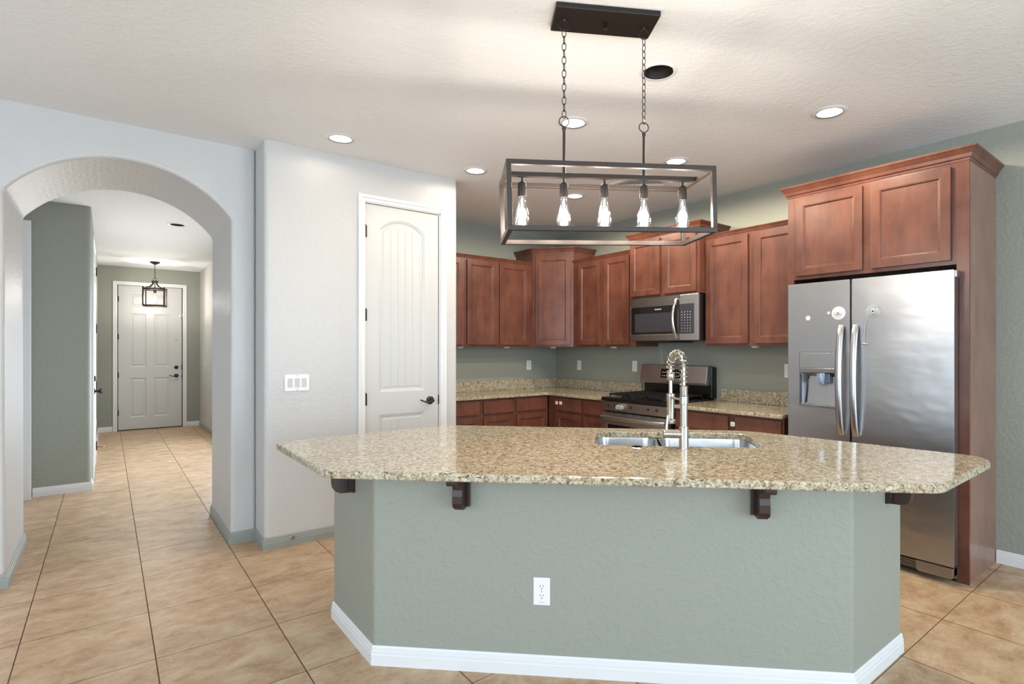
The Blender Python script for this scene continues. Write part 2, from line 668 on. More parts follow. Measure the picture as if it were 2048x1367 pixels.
# pantry block
mb = MB()
mb.prism(rounded([(0.825, 4.62), (0.825, 4.13), (1.495, 4.13), (1.495, 4.25), (0.945, 4.25), (0.945, 4.62)], [0, 0.03, 0, 0, 0, 0]), -0.05, 2.86)
mb.prism(rounded([(2.14, 4.25), (2.14, 4.13), (2.292, 4.13), (2.292, 5.5), (2.172, 5.5), (2.172, 4.25)], [0, 0, 0.02, 0, 0, 0]), -0.05, 2.86)
mb.box(1.495, 2.14, 4.13, 4.25, 2.485, 2.86)
struct(mb.build('wall_pantry', 'white_wall'))
struct(MB().box(0.945, 2.172, 5.32, 5.40, 0, 2.78).build('wall_pantry_back', 'white_wall'))

struct(MB().box(2.29, 4.56, YB, YB + 0.12, -0.05, 2.86).build('wall_back', 'sage'))
struct(MB().box(XR, XR + 0.12, -4.1, YB, -0.05, 2.86).build('wall_right', 'sage'))
# rest of the great room behind the camera
mb = MB()
mb.box(-3.1, 4.56, -4.12, -4.0, -0.05, WIN[0][2])
mb.box(-3.1, 4.56, -4.12, -4.0, 2.45, 2.86)
mb.box(-3.1, WIN[1][0], -4.12, -4.0, WIN[0][2], 2.45)
mb.box(WIN[1][0], WIN[1][1], -4.12, -4.0, WIN[0][2], WIN[1][2])
mb.box(WIN[1][1], WIN[0][0], -4.12, -4.0, WIN[0][2], 2.45)
mb.box(WIN[0][1], 4.56, -4.12, -4.0, WIN[0][2], 2.45)
struct(mb.build('wall_south', 'white_wall'))
def wall_x(name, x0, x1, y0, y1, win, mat, top=2.86):
    m = MB().box(x0, x1, y0, win[0], -0.05, top).box(x0, x1, win[1], y1, -0.05, top)
    m.box(x0, x1, win[0], win[1], -0.05, win[2]).box(x0, x1, win[0], win[1], win[3], top)
    struct(m.build(name, mat))


def window_x(name, x, win):
    a, b, c, d = win
    m = MB()
    for y in (a + 0.025, (a + b) / 2, b - 0.025):
        m.box(x, x + 0.05, y - 0.025, y + 0.025, c, d)
    m.box(x, x + 0.05, a, b, c, c + 0.05).box(x, x + 0.05, a, b, d - 0.05, d)
    struct(m.build(name, 'trim'))


wall_x('wall_left', -3.2, -3.08, -4.1, 4.45, WEST_FILL, 'white_wall')
window_x('window_3', -3.18, WEST_FILL)  # frame of the added west opening
window_x('window_4', 1.34, HALL_FILL)  # frame of the added hallway opening, out of view
for k, (a, b, c, d) in enumerate(WIN):
    mb = MB()
    mid = (a + b) / 2
    for x in (a + 0.03, mid, b - 0.03):
        mb.box(x - 0.03, x + 0.03, -4.09, -4.03, c, d)
    mb.box(a, b, -4.09, -4.03, c, c + 0.06)
    mb.box(a, b, -4.09, -4.03, d - 0.06, d)
    struct(mb.build('window_%d' % (k + 1), 'trim'))

# hallway and foyer
YF = 11.67
struct(MB().prism(rounded([(-0.72, 6.96), (-0.123, 6.96), (-0.123, YF), (-0.25, YF), (-0.25, 7.08), (-0.72, 7.08)], [0, 0.03, 0, 0, 0, 0]), -0.05, 2.84).build('wall_hall_left', 'sage'))
struct(MB().box(-0.72, -0.62, 5.31, 6.96, -0.05, 2.84).build('wall_hall_side', 'white_wall'))
mb = MB()
mb.box(-0.25, 0.125, YF, YF + 0.12, -0.05, 2.84)
mb.box(1.035, 1.42, YF, YF + 0.12, -0.05, 2.84)
mb.box(0.125, 1.035, YF, YF + 0.12, 2.44, 2.84)
struct(mb.build('wall_foyer', 'sage'))
wall_x('wall_hall_right', 1.289, 1.42, 5.31, YF, HALL_FILL, 'white_wall', 2.84)
struct(MB().box(-0.25, 1.42, YF + 0.121, YF + 0.16, -0.05, 2.84).build('door_leak_blocker', 'trim'))  # unseen slab added behind the front door to block light leaking round it

# baseboards
BP = [(0, 0), (0.013, 0), (0.013, 0.045), (0.011, 0.048), (0.011, 0.060), (0.008, 0.063), (0.007, 0.075), (0.003, 0.082), (0, 0.082)]


def base(name, path, mat, h=1.0):
    o = MB().sweep(path, [(a, b * h) for a, b in BP]).build(name, mat)
    return struct(o)


base('baseboard_arch', [(XRJ, 5.31), (XRJ, 4.41), (0.825, 4.41), (0.825, 4.13), (1.43, 4.13)], 'sage_trim')
base('baseboard_left', [(-3.08, 4.41), (XL, 4.41), (XL, 5.31)], 'sage_trim')
base('baseboard_right', [(XR, 0.96), (XR, -3.98)], 'trim')
base('baseboard_green', [(-0.535, 6.96), (-0.123, 6.96), (-0.123, 7.15)], 'trim')
base('baseboard_hall', [(-0.123, 8.62), (-0.123, YF), (0.065, YF)], 'trim')
base('baseboard_foyer', [(1.085, YF), (1.289, YF)], 'trim')
base('baseboard_hall_right', [(1.289, YF), (1.289, 5.31)], 'sage_trim')
struct(MB().box(-0.60, -0.535, 6.83, 6.86, 0, 2.52).box(-0.59, -0.545, 6.86, 6.955, 0, 2.50).build('trim_1', 'trim', bevel=0.004))


# ------------------------------------------------------------------ doors
def casing_mb(x0, x1, z1, wd=0.06, y=0.0):
    prof = [(0, 0), (0, 0.010), (wd * 0.25, 0.013), (wd * 0.45, 0.011), (wd * 0.55, 0.017), (wd * 0.9, 0.019), (wd, 0.015), (wd, 0)]
    return MB().sweep([(x1, 0), (x1, z1), (x0, z1), (x0, 0)], prof, lambda a, b, h: (a, y - h, b))


def hinge(parent, x, z, y, h=0.09, side=1):
    mb = MB()
    mb.lathe([(0.006, -h / 2), (0.006, h / 2)], 10)
    mb.box(0, 0.012 * side, 0.0, 0.003, -h / 2, h / 2)
    mb.lathe([(0.0045, h / 2), (0.004, h / 2 + 0.008)], 8)
    o = mb.build('hinge', 'bronze', parent)
    o.location = (x, y, z)
    return o


def lever(parent, x, z, y, direction=-1):
    """rose and lever handle on a leaf whose face is at y; direction = way the lever points in local x"""
    Rx = Matrix.Rotation(PI / 2, 4, 'X')
    mb = MB()
    mb.lathe([(0.033, 0), (0.033, 0.006), (0.026, 0.011), (0.013, 0.013), (0.011, 0.045), (0.013, 0.055), (0.011, 0.062)], 24, Rx)
    pts, rr = [], []
    for k in range(10):
        t = k / 9
        pts.append((direction * (0.002 + 0.105 * t), -0.052 - 0.006 * math.sin(t * PI), -0.012 * math.sin(t * PI * 1.2) + 0.004 * t))
        rr.append(0.009 - 0.0035 * t)
    mb.tube(pts, rr, 10)
    o = mb.build('handle', 'bronze', parent, smooth=True)
    o.location = (x, y, z)
    return o


# pantry door, arched plank panels
d2 = bpy.data.objects.new('door_2', None)
COL.objects.link(d2)
d2.location = (1.515, 4.13, 0)
struct(d2, 'tall white pantry door with an arched plank panel and black lever')
W2, Z2 = 0.61, 2.465


def arch_poly(x0, x1, z0, zs, rise, n=14):
    c = (x0 + x1) / 2
    half = (x1 - x0) / 2
    R = (half * half + rise * rise) / (2 * rise)
    out = [(x0, z0), (x1, z0)]
    a = math.asin(half / R)
    for k in range(n + 1):
        t = a - 2 * a * k / n
        out.append((c + R * math.sin(t), zs + rise - R + R * math.cos(t)))
    return out


mold = [(0.006, 0.004), (0.014, 0.006), (0.020, 0.012), (0.034, 0.012), (0.040, 0.009)]
mb = MB()
mb.plate(rect(0.002, W2 - 0.002, 0.012, Z2), [
    (arch_poly(0.108, 0.488, 1.03, 2.285, 0.085), mold),
    (rect(0.108, 0.488, 0.20, 0.855), mold)], 0.035, y0=0.012)
leaf = mb.build('leaf', 'door', d2)
# plank grooves as thin raised beads inside the panels
mb = MB()
for k in range(1, 5):
    x = 0.148 + (0.300) * k / 5
    dz = 0.085 * (1 - ((x - 0.298) / 0.19) ** 2)
    for z0, z1 in ((1.075, 2.235 + dz), (0.245, 0.81)):
        mb.add([(x - 0.003, 0.0205, z0), (x + 0.003, 0.0205, z0), (x + 0.003, 0.0205, z1), (x - 0.003, 0.0205, z1),
                (x - 0.0012, 0.0187, z0), (x + 0.0012, 0.0187, z0), (x + 0.0012, 0.0187, z1), (x - 0.0012, 0.0187, z1)],
               [(0, 1, 5, 4), (4, 5, 6, 7), (3, 7, 6, 2), (1, 2, 6, 5), (0, 4, 7, 3)])
mb.build('plank_bead', 'door', leaf)
casing_mb(-0.006, W2 + 0.012, Z2 + 0.012, 0.052).build('casing', 'trim', d2)
mb = MB().box(-0.02, -0.003, -0.001, 0.12, 0, Z2 + 0.02).box(W2 + 0.003, W2 + 0.02, -0.001, 0.12, 0, Z2 + 0.02).box(-0.02, W2 + 0.02, -0.001, 0.12, Z2 + 0.004, Z2 + 0.02)
mb.build('jamb', 'trim', d2)
for z in (2.253, 1.62, 0.98, 0.22):
    hinge(leaf, 0.0, z, 0.002)
lever(leaf, 0.535, 0.945, 0.012)
MB().box(W2 - 0.003, W2 + 0.004, 0.002, 0.014, 0.91, 0.985).build('strike_plate', 'bronze', d2)

# front door, six panels
d1 = bpy.data.objects.new('door_1', None)
COL.objects.link(d1)
d1.location = (0.14, YF, 0)
struct(d1, 'white six-panel front door with black hardware at the end of the hallway')
W1, Z1 = 0.88, 2.43
six = [(0.008, 0.006), (0.016, 0.009), (0.030, 0.009), (0.045, 0.003)]
mb = MB()
mb.plate(rect(0.0, W1, 0.014, Z1), [(rect(a, b, c, d), six) for a, b, c, d in (
    (0.155, 0.375, 0.215, 0.875), (0.485, 0.705, 0.215, 0.875), (0.155, 0.375, 1.06, 1.96), (0.485, 0.705, 1.06, 1.96),
    (0.155, 0.375, 2.075, 2.29), (0.485, 0.705, 2.075, 2.29))], 0.04, y0=0.02)
leaf = mb.build('leaf', 'door', d1)
casing_mb(-0.012, W1 + 0.012, Z1 + 0.004, 0.06).build('casing', 'trim', d1)
MB().box(-0.02, W1 + 0.02, 0.0, 0.10, 0.0005, 0.012).build('threshold', 'bronze', d1)
for z in (2.198, 1.568, 0.929, 0.299):
    hinge(leaf, -0.004, z, 0.008)
lever(leaf, 0.80, 0.90, 0.02)
o = MB().lathe([(0.03, 0), (0.03, 0.008), (0.02, 0.014), (0.012, 0.03), (0.008, 0.031)], 20, Matrix.Rotation(PI / 2, 4, 'X')).build('deadbolt', 'bronze', leaf, smooth=True)
o.location = (0.80, 0.02, 1.045)
o = MB().lathe([(0.008, 0), (0.007, 0.004), (0.004, 0.005)], 14, Matrix.Rotation(PI / 2, 4, 'X')).build('peephole', 'bronze', leaf)
o.location = (0.80, 0.02, 1.527)
MB().box(W1 - 0.004, W1 + 0.004, 0.004, 0.02, 1.00, 1.09).box(W1 - 0.004, W1 + 0.004, 0.004, 0.02, 0.865, 0.91).build('strike_plate', 'bronze', d1)
mb = MB().box(W1 + 0.006, W1 + 0.03, -0.03, -0.018, 1.93, 1.99).box(W1 - 0.045, W1 - 0.015, -0.002, 0.02, 1.915, 1.965)
mb.build('door_sensor', 'plastic', d1, bevel=0.002)

# side door in the hallway
d3 = bpy.data.objects.new('door_3', None)
COL.objects.link(d3)
d3.location = (-0.123, 7.27, 0)
d3.rotation_euler = (0, 0, PI / 2)      # local x runs to +Y, local -y faces +X
struct(d3, 'white side door in the hallway seen almost edge on')
mb = MB()
mb.plate(rect(0, 1.18, 0.012, 2.44), [(rect(a, b, c, d), six) for a, b, c, d in (
    (0.14, 0.52, 0.2, 0.9), (0.66, 1.04, 0.2, 0.9), (0.14, 0.52, 1.06, 2.25), (0.66, 1.04, 1.06, 2.25))], 0.014, y0=-0.016)
leaf = mb.build('leaf', 'door', d3)
mb = casing_mb(-0.008, 1.188, 2.45, 0.06)
mb.build('casing', 'trim', d3)
for z in (2.27, 1.60, 0.93, 0.22):
    o = hinge(leaf, 1.182, z, -0.024, 0.10, -1)
Rx = Matrix.Rotation(PI / 2, 4, 'X')
o = MB().lathe([(0.032, 0), (0.032, 0.006), (0.013, 0.010), (0.012, 0.032), (0.028, 0.045), (0.030, 0.058), (0.022, 0.068)], 20, Rx).build('knob', 'bronze', leaf, smooth=True)
o.location = (0.08, -0.016, 0.93)
o = MB().lathe([(0.028, 0), (0.028, 0.012), (0.012, 0.02)], 16, Rx).build('deadbolt', 'bronze', leaf, smooth=True)
o.location = (0.08, -0.016, 1.06)


# ------------------------------------------------------------------ electrical plates
def outlet(label, loc, rz, cat='outlet', group=None, detail=True, writing=False):
    t = thing('wall_outlet', label, cat, loc, rz, group)
    fp = MB().plate(rect(-0.035, 0.035, -0.0575, 0.0575), [], 0.005, y0=-0.006).build('faceplate', 'plastic', t, bevel=0.002)
    for s in (-1, 1):
        pol = rounded([(-0.017, -0.014), (0.017, -0.014), (0.017, 0.014), (-0.017, 0.014)], 0.009, 5)
        r = MB().prism([(a, b + s * 0.0195) for a, b in pol], -0.0075, -0.0055, 'y').build('receptacle', 'plastic', t)
        m = MB()
        for sx, hh in ((-0.0062, 0.0042), (0.0062, 0.0034)):
            m.box(sx - 0.0011, sx + 0.0011, -0.0079, -0.0074, s * 0.0195 + 0.004 - hh, s * 0.0195 + 0.004 + hh)
        m.prism([(0.0024 * math.cos(k * PI / 5), s * 0.0195 - 0.0075 + 0.0024 * math.sin(k * PI / 5)) for k in range(10)], -0.0079, -0.0074, 'y')
        m.build('slots', 'slot', r)
    MB().lathe([(0.0028, 0), (0.002, 0.001)], 10, Matrix.Translation((0, -0.006, 0)) @ Rx).build('screw', 'grey_ink', t)
    if writing:
        text('lettering', 'LEVITON', 0.006, 'grey_ink', fp, (0, -0.0062, -0.046), depth=0.0002)
    return t


S2 = math.sqrt(0.5)
outlet('white duplex outlet low on the blue-green island front', (1.417, 1.830, 0.347), R_D, writing=True)
outlet('white duplex outlet on the wall left of the kitchen corner', (3.994, YB - 0.0005, 1.168), 0, group=None)
outlet('white duplex outlet just right of the kitchen corner', (XR - 0.0005, 4.97, 1.168), R_X)
outlet('white duplex outlet on the wall beside the left end of the range backguard', (XR - 0.0005, 4.07, 1.178), R_X)
outlet('white duplex outlet half hidden behind the refrigerator edge', (XR - 0.0005, 2.345, 1.18), R_X)
outlet('white outlet low on the hallway wall past the side door', (-0.1225, 9.75, 0.36), PI / 2)

t = thing('light_switch', 'wide white plate with three switches on the white pantry wall', 'light switch', (1.031, 4.1295, 1.126))
MB().plate(rect(-0.081, 0.081, -0.0575, 0.0575), [], 0.006, y0=-0.007).build('faceplate', 'plastic', t, bevel=0.003)
for k, x in enumerate((-0.046, 0.0, 0.046)):
    MB().box(x - 0.0175, x + 0.0175, -0.0082, -0.0065, -0.034, 0.034).build('switch_surround', 'plastic', t, bevel=0.001)
    MB().add([(x - 0.015, -0.0085, -0.031), (x + 0.015, -0.0085, -0.031), (x + 0.015, -0.0085, 0.031), (x - 0.015, -0.0085, 0.031),
              (x - 0.015, -0.0095, -0.031), (x + 0.015, -0.0095, -0.031), (x + 0.015, -0.0125, 0.031), (x - 0.015, -0.0125, 0.031)],
             [(0, 1, 2, 3), (4, 7, 6, 5), (0, 4, 5, 1), (3, 2, 6, 7), (0, 3, 7, 4), (1, 5, 6, 2)]).build('rocker', 'door', t)
for z in (-0.048, 0.048):
    MB().lathe([(0.003, 0), (0.002, 0.001)], 10, Matrix.Translation((0, -0.007, z)) @ Rx).build('screw', 'slot', t)
t = thing('light_switch', 'white toggle switch on the white wall right of the front door', 'light switch', (1.2885, 10.95, 1.10), R_X)
MB().plate(rect(-0.035, 0.035, -0.0575, 0.0575), [], 0.005, y0=-0.006).build('faceplate', 'plastic', t, bevel=0.002)
MB().box(-0.004, 0.004, -0.018, -0.006, -0.004, 0.012).build('toggle', 'plastic', t)

t = thing('door_stop', 'small round metal stop on the grey-green baseboard below the pantry wall', 'door stop', (1.00, 4.1165, 0.055))
MB().lathe([(0.012, 0), (0.012, 0.004), (0.009, 0.007), (0.005, 0.0075)], 18, Rx).build('base_plate', 'nickel', t)
MB().lathe([(0.004, 0.0076), (0.003, 0.009)], 10, Rx).build('screw', 'slot', t)
t = thing('door_stop', 'spring door stop with a white tip on the hallway baseboard', 'door stop', (-0.110, 9.6, 0.05), PI / 2)
MB().lathe([(0.011, 0), (0.011, 0.005), (0.005, 0.008)], 12, Rx).build('base_plate', 'bronze', t)
MB().tube([(0.005 * math.cos(k * 0.9), -0.006 - 0.0009 * k, 0.005 * math.sin(k * 0.9)) for k in range(70)], 0.0012, 5).build('spring', 'bronze', t)
MB().lathe([(0.006, 0.068), (0.007, 0.072), (0.006, 0.082)], 12, Rx).build('tip', 'plastic', t)


# ------------------------------------------------------------------ cabinets
DOORLOOP = [(0.0015, 0.002), (0.005, 0.002), (0.010, 0.010), (0.014, 0.011)]


def door_mb(x0, x1, z0, z1, y=-0.020, rail=0.052):
    mb = MB()
    mb.plate(rect(x0, x1, z0, z1), [(rect(x0 + rail, x1 - rail, z0 + rail, z1 - rail), DOORLOOP)], 0.019, y0=y)
    return mb


CROWN = [(0, 0), (0.004, 0), (0.006, 0.012), (0.014, 0.018), (0.020, 0.036), (0.036, 0.058), (0.044, 0.066), (0.046, 0.076), (0, 0.076)]


def crown(parent, path, z, sc=1.0, mat='cherry'):
    return MB().sweep(path, [(o * sc, z + h * sc) for o, h in CROWN]).build('crown_moulding', mat, parent)


def cabinet(name, label, loc, rz, w, z0, z1, depth, doors=(), drawers=(), crown_path=None, crown_scale=0.5, group=None, poly=None, toe=False, body_mat='cherry'):
    """front frame at local y=0, cabinet runs to +y; doors / drawers: (x0, x1, z0, z1)"""
    t = thing(name, label, 'cabinet', loc, rz, group)
    mb = MB()
    if poly:
        mb.prism(poly, z0, z1)
    elif toe:
        mb.box(0, w, 0, depth, z0 + 0.10, z1)
        mb.box(0, w, 0.07, depth, z0, z0 + 0.10)
    else:
        mb.box(0, w, 0, depth, z0, z1)
    mb.build('carcass', body_mat, t)
    for d in doors:
        door_mb(*d).build('door', 'cherry', t, bevel=0.0012)
    for d in drawers:
        MB().box(d[0], d[1], -0.020, -0.001, d[2], d[3]).build('drawer', 'cherry', t, bevel=0.004)
    if crown_path:
        crown(t, crown_path, z1, crown_scale)
    return t


UF = 5.09      # front plane of the left uppers
UZ0, UZ1 = 1.388, 2.32
cabinet('upper_cabinet', 'cherry upper cabinet against the pantry wall, left end of the uppers', (2.296, UF, 0), 0, 0.619, UZ0, UZ1, YB - UF - 0.002,
        doors=[(0.03, 0.30, UZ0 + 0.02, UZ1 - 0.012), (0.33, 0.592, UZ0 + 0.02, UZ1 - 0.012)], crown_path=[(0, 0), (0.617, 0)])
cabinet('upper_cabinet', 'cherry two-door upper cabinet left of the tall corner cabinet', (2.917, UF, 0), 0, 0.882, UZ0, UZ1, YB - UF - 0.002,
        doors=[(0.021, 0.393, UZ0 + 0.02, UZ1 - 0.012), (0.428, 0.824, UZ0 + 0.02, UZ1 - 0.012)], crown_path=[(0, 0), (0.880, 0)])

# diagonal corner cabinet
pA, pB = Vector((3.802, 5.088)), Vector((4.092, 4.702))
ang = math.atan2(pB.y - pA.y, pB.x - pA.x)
wd = (pB - pA).length
Rm = Matrix.Rotation(-ang, 2)


def loc2(x, y):
    return tuple(Rm @ (Vector((x, y)) - pA))


cp = [(0, 0), (wd, 0), loc2(XR - 0.002, 4.702), loc2(XR - 0.002, YB - 0.002), loc2(3.802, YB - 0.002)]
cabinet('corner_cabinet', 'tall diagonal cherry corner cabinet with one door, raised above its neighbours', (pA.x, pA.y, 0), ang, wd, UZ0, 2.455, 0.3,
        doors=[(0.040, wd - 0.034, UZ0 + 0.022, 2.425)], poly=cp,
        crown_path=[loc2(3.802, YB - 0.002), (0, 0), (wd, 0), loc2(XR - 0.002, 4.702)], crown_scale=0.78)

UX = 4.09      # front plane of the uppers on the range wall; local x = Y0 - Y
cabinet('upper_cabinet', 'cherry two-door upper cabinet between the corner cabinet and the microwave', (UX, 4.700, 0), R_X, 0.950, UZ0, UZ1, XR - UX - 0.002,
        doors=[(0.100, 0.448, UZ0 + 0.02, UZ1 - 0.012), (0.510, 0.868, UZ0 + 0.02, UZ1 - 0.012)], crown_path=[(0.002, 0), (0.948, 0)])
MX = 4.0
mw_w = 3.748 - 2.928
cabinet('upper_cabinet', 'short cherry cabinet with crown moulding directly above the microwave', (MX, 3.748, 0), R_X, mw_w, 1.852, 2.415, XR - MX - 0.002,
        doors=[(0.016, 0.384, 1.870, 2.398), (0.432, 0.792, 1.870, 2.398)],
        crown_path=[(0, XR - MX - 0.004), (0, 0), (mw_w, 0), (mw_w, XR - MX - 0.004)], crown_scale=0.85)
cabinet('upper_cabinet', 'cherry two-door upper cabinet between the microwave and the refrigerator', (UX, 2.926, 0), R_X, 0.870, UZ0, UZ1, XR - UX - 0.002,
        doors=[(0.010, 0.416, UZ0 + 0.02, UZ1 - 0.012), (0.474, 0.850, UZ0 + 0.02, UZ1 - 0.012)], crown_path=[(0.006, 0), (0.866, 0)])

# refrigerator surround
FX = 3.86
t = thing('refrigerator_cabinet', 'tall cherry surround with two doors above the refrigerator and crown moulding', 'cabinet', (FX, 2.052, 0), R_X)
dp = XR - FX - 0.002
fw = 2.052 - 0.965
MB().box(0, fw - 0.0225, 0, dp, 1.857, 2.452).build('carcass', 'cherry', t)
MB().box(0, 0.020, 0.0, dp, 0, 1.857).build('side_panel', 'cherry', t)
MB().box(0, 0.044, -0.001, 0.018, 0.9, 1.857).build('stile', 'cherry', t)
MB().box(fw - 0.060, fw + 0.0015, -0.0015, 0.018, 0, 2.4515).build('stile', 'cherry', t)
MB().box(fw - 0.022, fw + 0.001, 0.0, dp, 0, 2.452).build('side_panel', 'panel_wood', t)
door_mb(0.066, 0.515, 1.882, 2.430).build('door', 'cherry', t, bevel=0.0012)
door_mb(0.566, 1.002, 1.882, 2.430).build('door', 'cherry', t, bevel=0.0012)
crown(t, [(0, dp), (0, 0), (fw, 0), (fw, dp)], 2.452, 1.0)

# base cabinets
BZ = 0.853
BY, BX = 4.812, 3.812
dz = (0.700, 0.834)
dd = (0.125, 0.672)


def basecab(label, loc, rz, w, fronts):
    return cabinet('base_cabinet', label, loc, rz, w, 0, BZ, (YB - BY if rz == 0 else XR - BX) - 0.003, toe=True,
                   doors=[(a, b, dd[0], dd[1]) for a, b in fronts], drawers=[(a, b, dz[0], dz[1]) for a, b in fronts])


basecab('cherry base cabinet against the pantry wall, left end of the lower run', (2.296, BY, 0), 0, 0.644, [(0.03, 0.618)])
basecab('cherry base cabinet, second along the lower run from the pantry wall', (2.942, BY, 0), 0, 0.412, [(0.025, 0.394)])
basecab('cherry base cabinet left of the kitchen corner, with drawer over door', (3.356, BY, 0), 0, 0.452, [(0.020, 0.430)])
basecab('cherry base cabinet right of the kitchen corner, next to the two square latches', (BX, 4.80, 0), R_X, 0.575, [(0.150, 0.556)])
basecab('narrow cherry base cabinet directly left of the range', (BX, 4.223, 0), R_X, 0.348, [(0.016, 0.330)])
basecab('cherry base cabinet directly right of the range', (BX, 3.045, 0), R_X, 0.558, [(0.020, 0.533)])
basecab('cherry base cabinet between the square latch and the refrigerator', (BX, 2.485, 0), R_X, 0.428, [(0.031, 0.414)])

# child latches
for lab, loc, rz in (('white square child latch in the corner, left one of the pair', (BX - 0.022, 4.628, 0.780), R_X),
                     ('white square child latch in the corner, right one of the pair', (BX - 0.022, 4.560, 0.783), R_X),
                     ('single white square child latch on the base cabinets right of the range', (BX - 0.022, 2.462, 0.777), R_X)):
    t = thing('cabinet_latch', lab, 'latch', loc, rz)
    MB().prism(rounded(rect(-0.017, 0.017, -0.017, 0.017), 0.007), -0.012, 0.0, 'y').build('pad', 'plastic', t, bevel=0.002)
    MB().prism(rounded(rect(-0.010, 0.010, -0.006, 0.010), 0.003), -0.0135, -0.012, 'y').build('button', 'door', t)

# puck lights under the uppers
for lab, x, y in (('round puck light under the uppers left of the corner cabinet', 3.52, 5.20),
                  ('round puck light under the diagonal corner cabinet', 4.03, 4.99),
                  ('round puck light under the uppers left of the microwave', 4.17, 4.14),
                  ('round puck light under the uppers right of the microwave', 4.17, 2.50),
                  ('round puck light under the uppers at the pantry wall', 2.90, 5.16)):
    t = thing('puck_light', lab, 'light', (x, y, UZ0))
    MB().lathe([(0.034, -0.0005), (0.036, -0.008), (0.033, -0.011)], 28).build('ring', 'plastic', t, smooth=True)
    MB().lathe([(0.032, -0.0112), (0.024, -0.016), (0.008, -0.018)], 24).build('lens', 'puck', t, smooth=True)

# ------------------------------------------------------------------ countertops
CZ = 0.885
mb = MB()
mb.prism(rounded([(2.296, YB - 0.003), (2.296, 4.772), (3.772, 4.772), (3.772, 3.872), (XR - 0.003, 3.872), (XR - 0.003, YB - 0.003)], [0, 0, 0.02, 0, 0, 0]), CZ - 0.030, CZ)
t = thing('countertop', 'speckled granite worktop running around the kitchen corner to the range', 'countertop', (0, 0, 0))
mb.build('slab', 'granite', t, bevel=0.005)
mb = MB().box(2.296, 4.395, YB - 0.024, YB - 0.003, CZ + 0.0005, CZ + 0.112)
mb.box(XR - 0.024, XR - 0.003, 3.96, YB - 0.003, CZ + 0.0005, CZ + 0.112)
mb.build('backsplash', 'granite', t, bevel=0.002)
t = thing('countertop', 'short speckled granite worktop between the range and the refrigerator', 'countertop', (0, 0, 0))
MB().box(3.772, XR - 0.003, 2.055, 3.045, CZ - 0.030, CZ).build('slab', 'granite', t, bevel=0.005)
MB().box(XR - 0.024, XR - 0.003, 2.055, 2.985, CZ + 0.0005, CZ + 0.112).build('backsplash', 'granite', t, bevel=0.002)

# ------------------------------------------------------------------ island
IZ = 0.895


def uv(u, n):      # island axes: u along its front, n away from the camera
    return ((u + n) * S2, (n - u) * S2)


t = thing('kitchen_island', 'blue-green painted island half wall with dark brackets and white base trim', 'kitchen island', (0, 0, 0))
bp_ = [(0.895, 2.885), (0.895, 2.346), (2.291, 0.950), (2.785, 0.950)]
inner = [(2.785, 1.07), (2.341, 1.07), (1.015, 2.396), (1.015, 2.885)]
MB().prism(rounded(bp_ + inner, [0.01, 0.03, 0.03, 0.01, 0, 0, 0, 0], 6), 0, 0.8645).build('half_wall', 'sage', t)
MB().sweep(bp_, BP).build('baseboard', 'trim', t)
# corbels on the front
cprof = [(0, 0.8640), (0.165, 0.8640), (0.168, 0.8600), (0.168, 0.828), (0.160, 0.818), (0.142, 0.816), (0.128, 0.822), (0.116, 0.815)]
for k in range(9):
    q = k / 8 * PI / 2
    cprof.append((0.050 + 0.062 * math.cos(q) * 1.0, 0.735 + 0.075 * (1 - math.sin(q)) - 0.0))
cprof = [(0, 0.8640), (0.165, 0.8640), (0.168, 0.858), (0.168, 0.826), (0.158, 0.816), (0.140, 0.816), (0.130, 0.824),
         (0.112, 0.826), (0.094, 0.818), (0.082, 0.802), (0.078, 0.780), (0.082, 0.755), (0.082, 0.725), (0.074, 0.706), (0.055, 0.700), (0.048, 0.692), (0.0, 0.692)]
for u0 in (-0.632, 0.590):
    m = MB()
    for (pr, wdt) in ((cprof, 0.021), ([(0, 0.864), (0.022, 0.864), (0.022, 0.700), (0, 0.694)], 0.036)):
        v, f = [], []
        nn = len(pr)
        for s in (-1, 1):
            for o_, z in pr:
                v.append((*uv(u0 + s * wdt, 2.2915 - o_ - 0.0008), z))
        f = [tuple(range(nn)), tuple(range(nn, 2 * nn))[::-1]] + [(i, (i + 1) % nn, nn + (i + 1) % nn, nn + i) for i in range(nn)]
        m.add(v, f)
    m.build('corbel', 'dark_wood', t, bevel=0.002)
# short brackets at the two ends
sprof = [(0, 0.864), (0.095, 0.864), (0.095, 0.745), (0.090, 0.722), (0.078, 0.706), (0.060, 0.698), (0, 0.694)]
MB().prism([(0.8945 - o_, z) for o_, z in sprof], 2.585, 2.62, 'y').prism([(0.8945 - o_ * 0.28, z) for o_, z in sprof], 2.570, 2.635, 'y').build('corbel', 'dark_wood', t, bevel=0.002)
MB().prism([(0.9495 - o_, z) for o_, z in sprof], 2.62, 2.655, 'x').prism([(0.9495 - o_ * 0.28, z) for o_, z in sprof], 2.605, 2.670, 'x').build('corbel', 'dark_wood', t, bevel=0.002)
# kitchen side cabinet of the island
isl = t

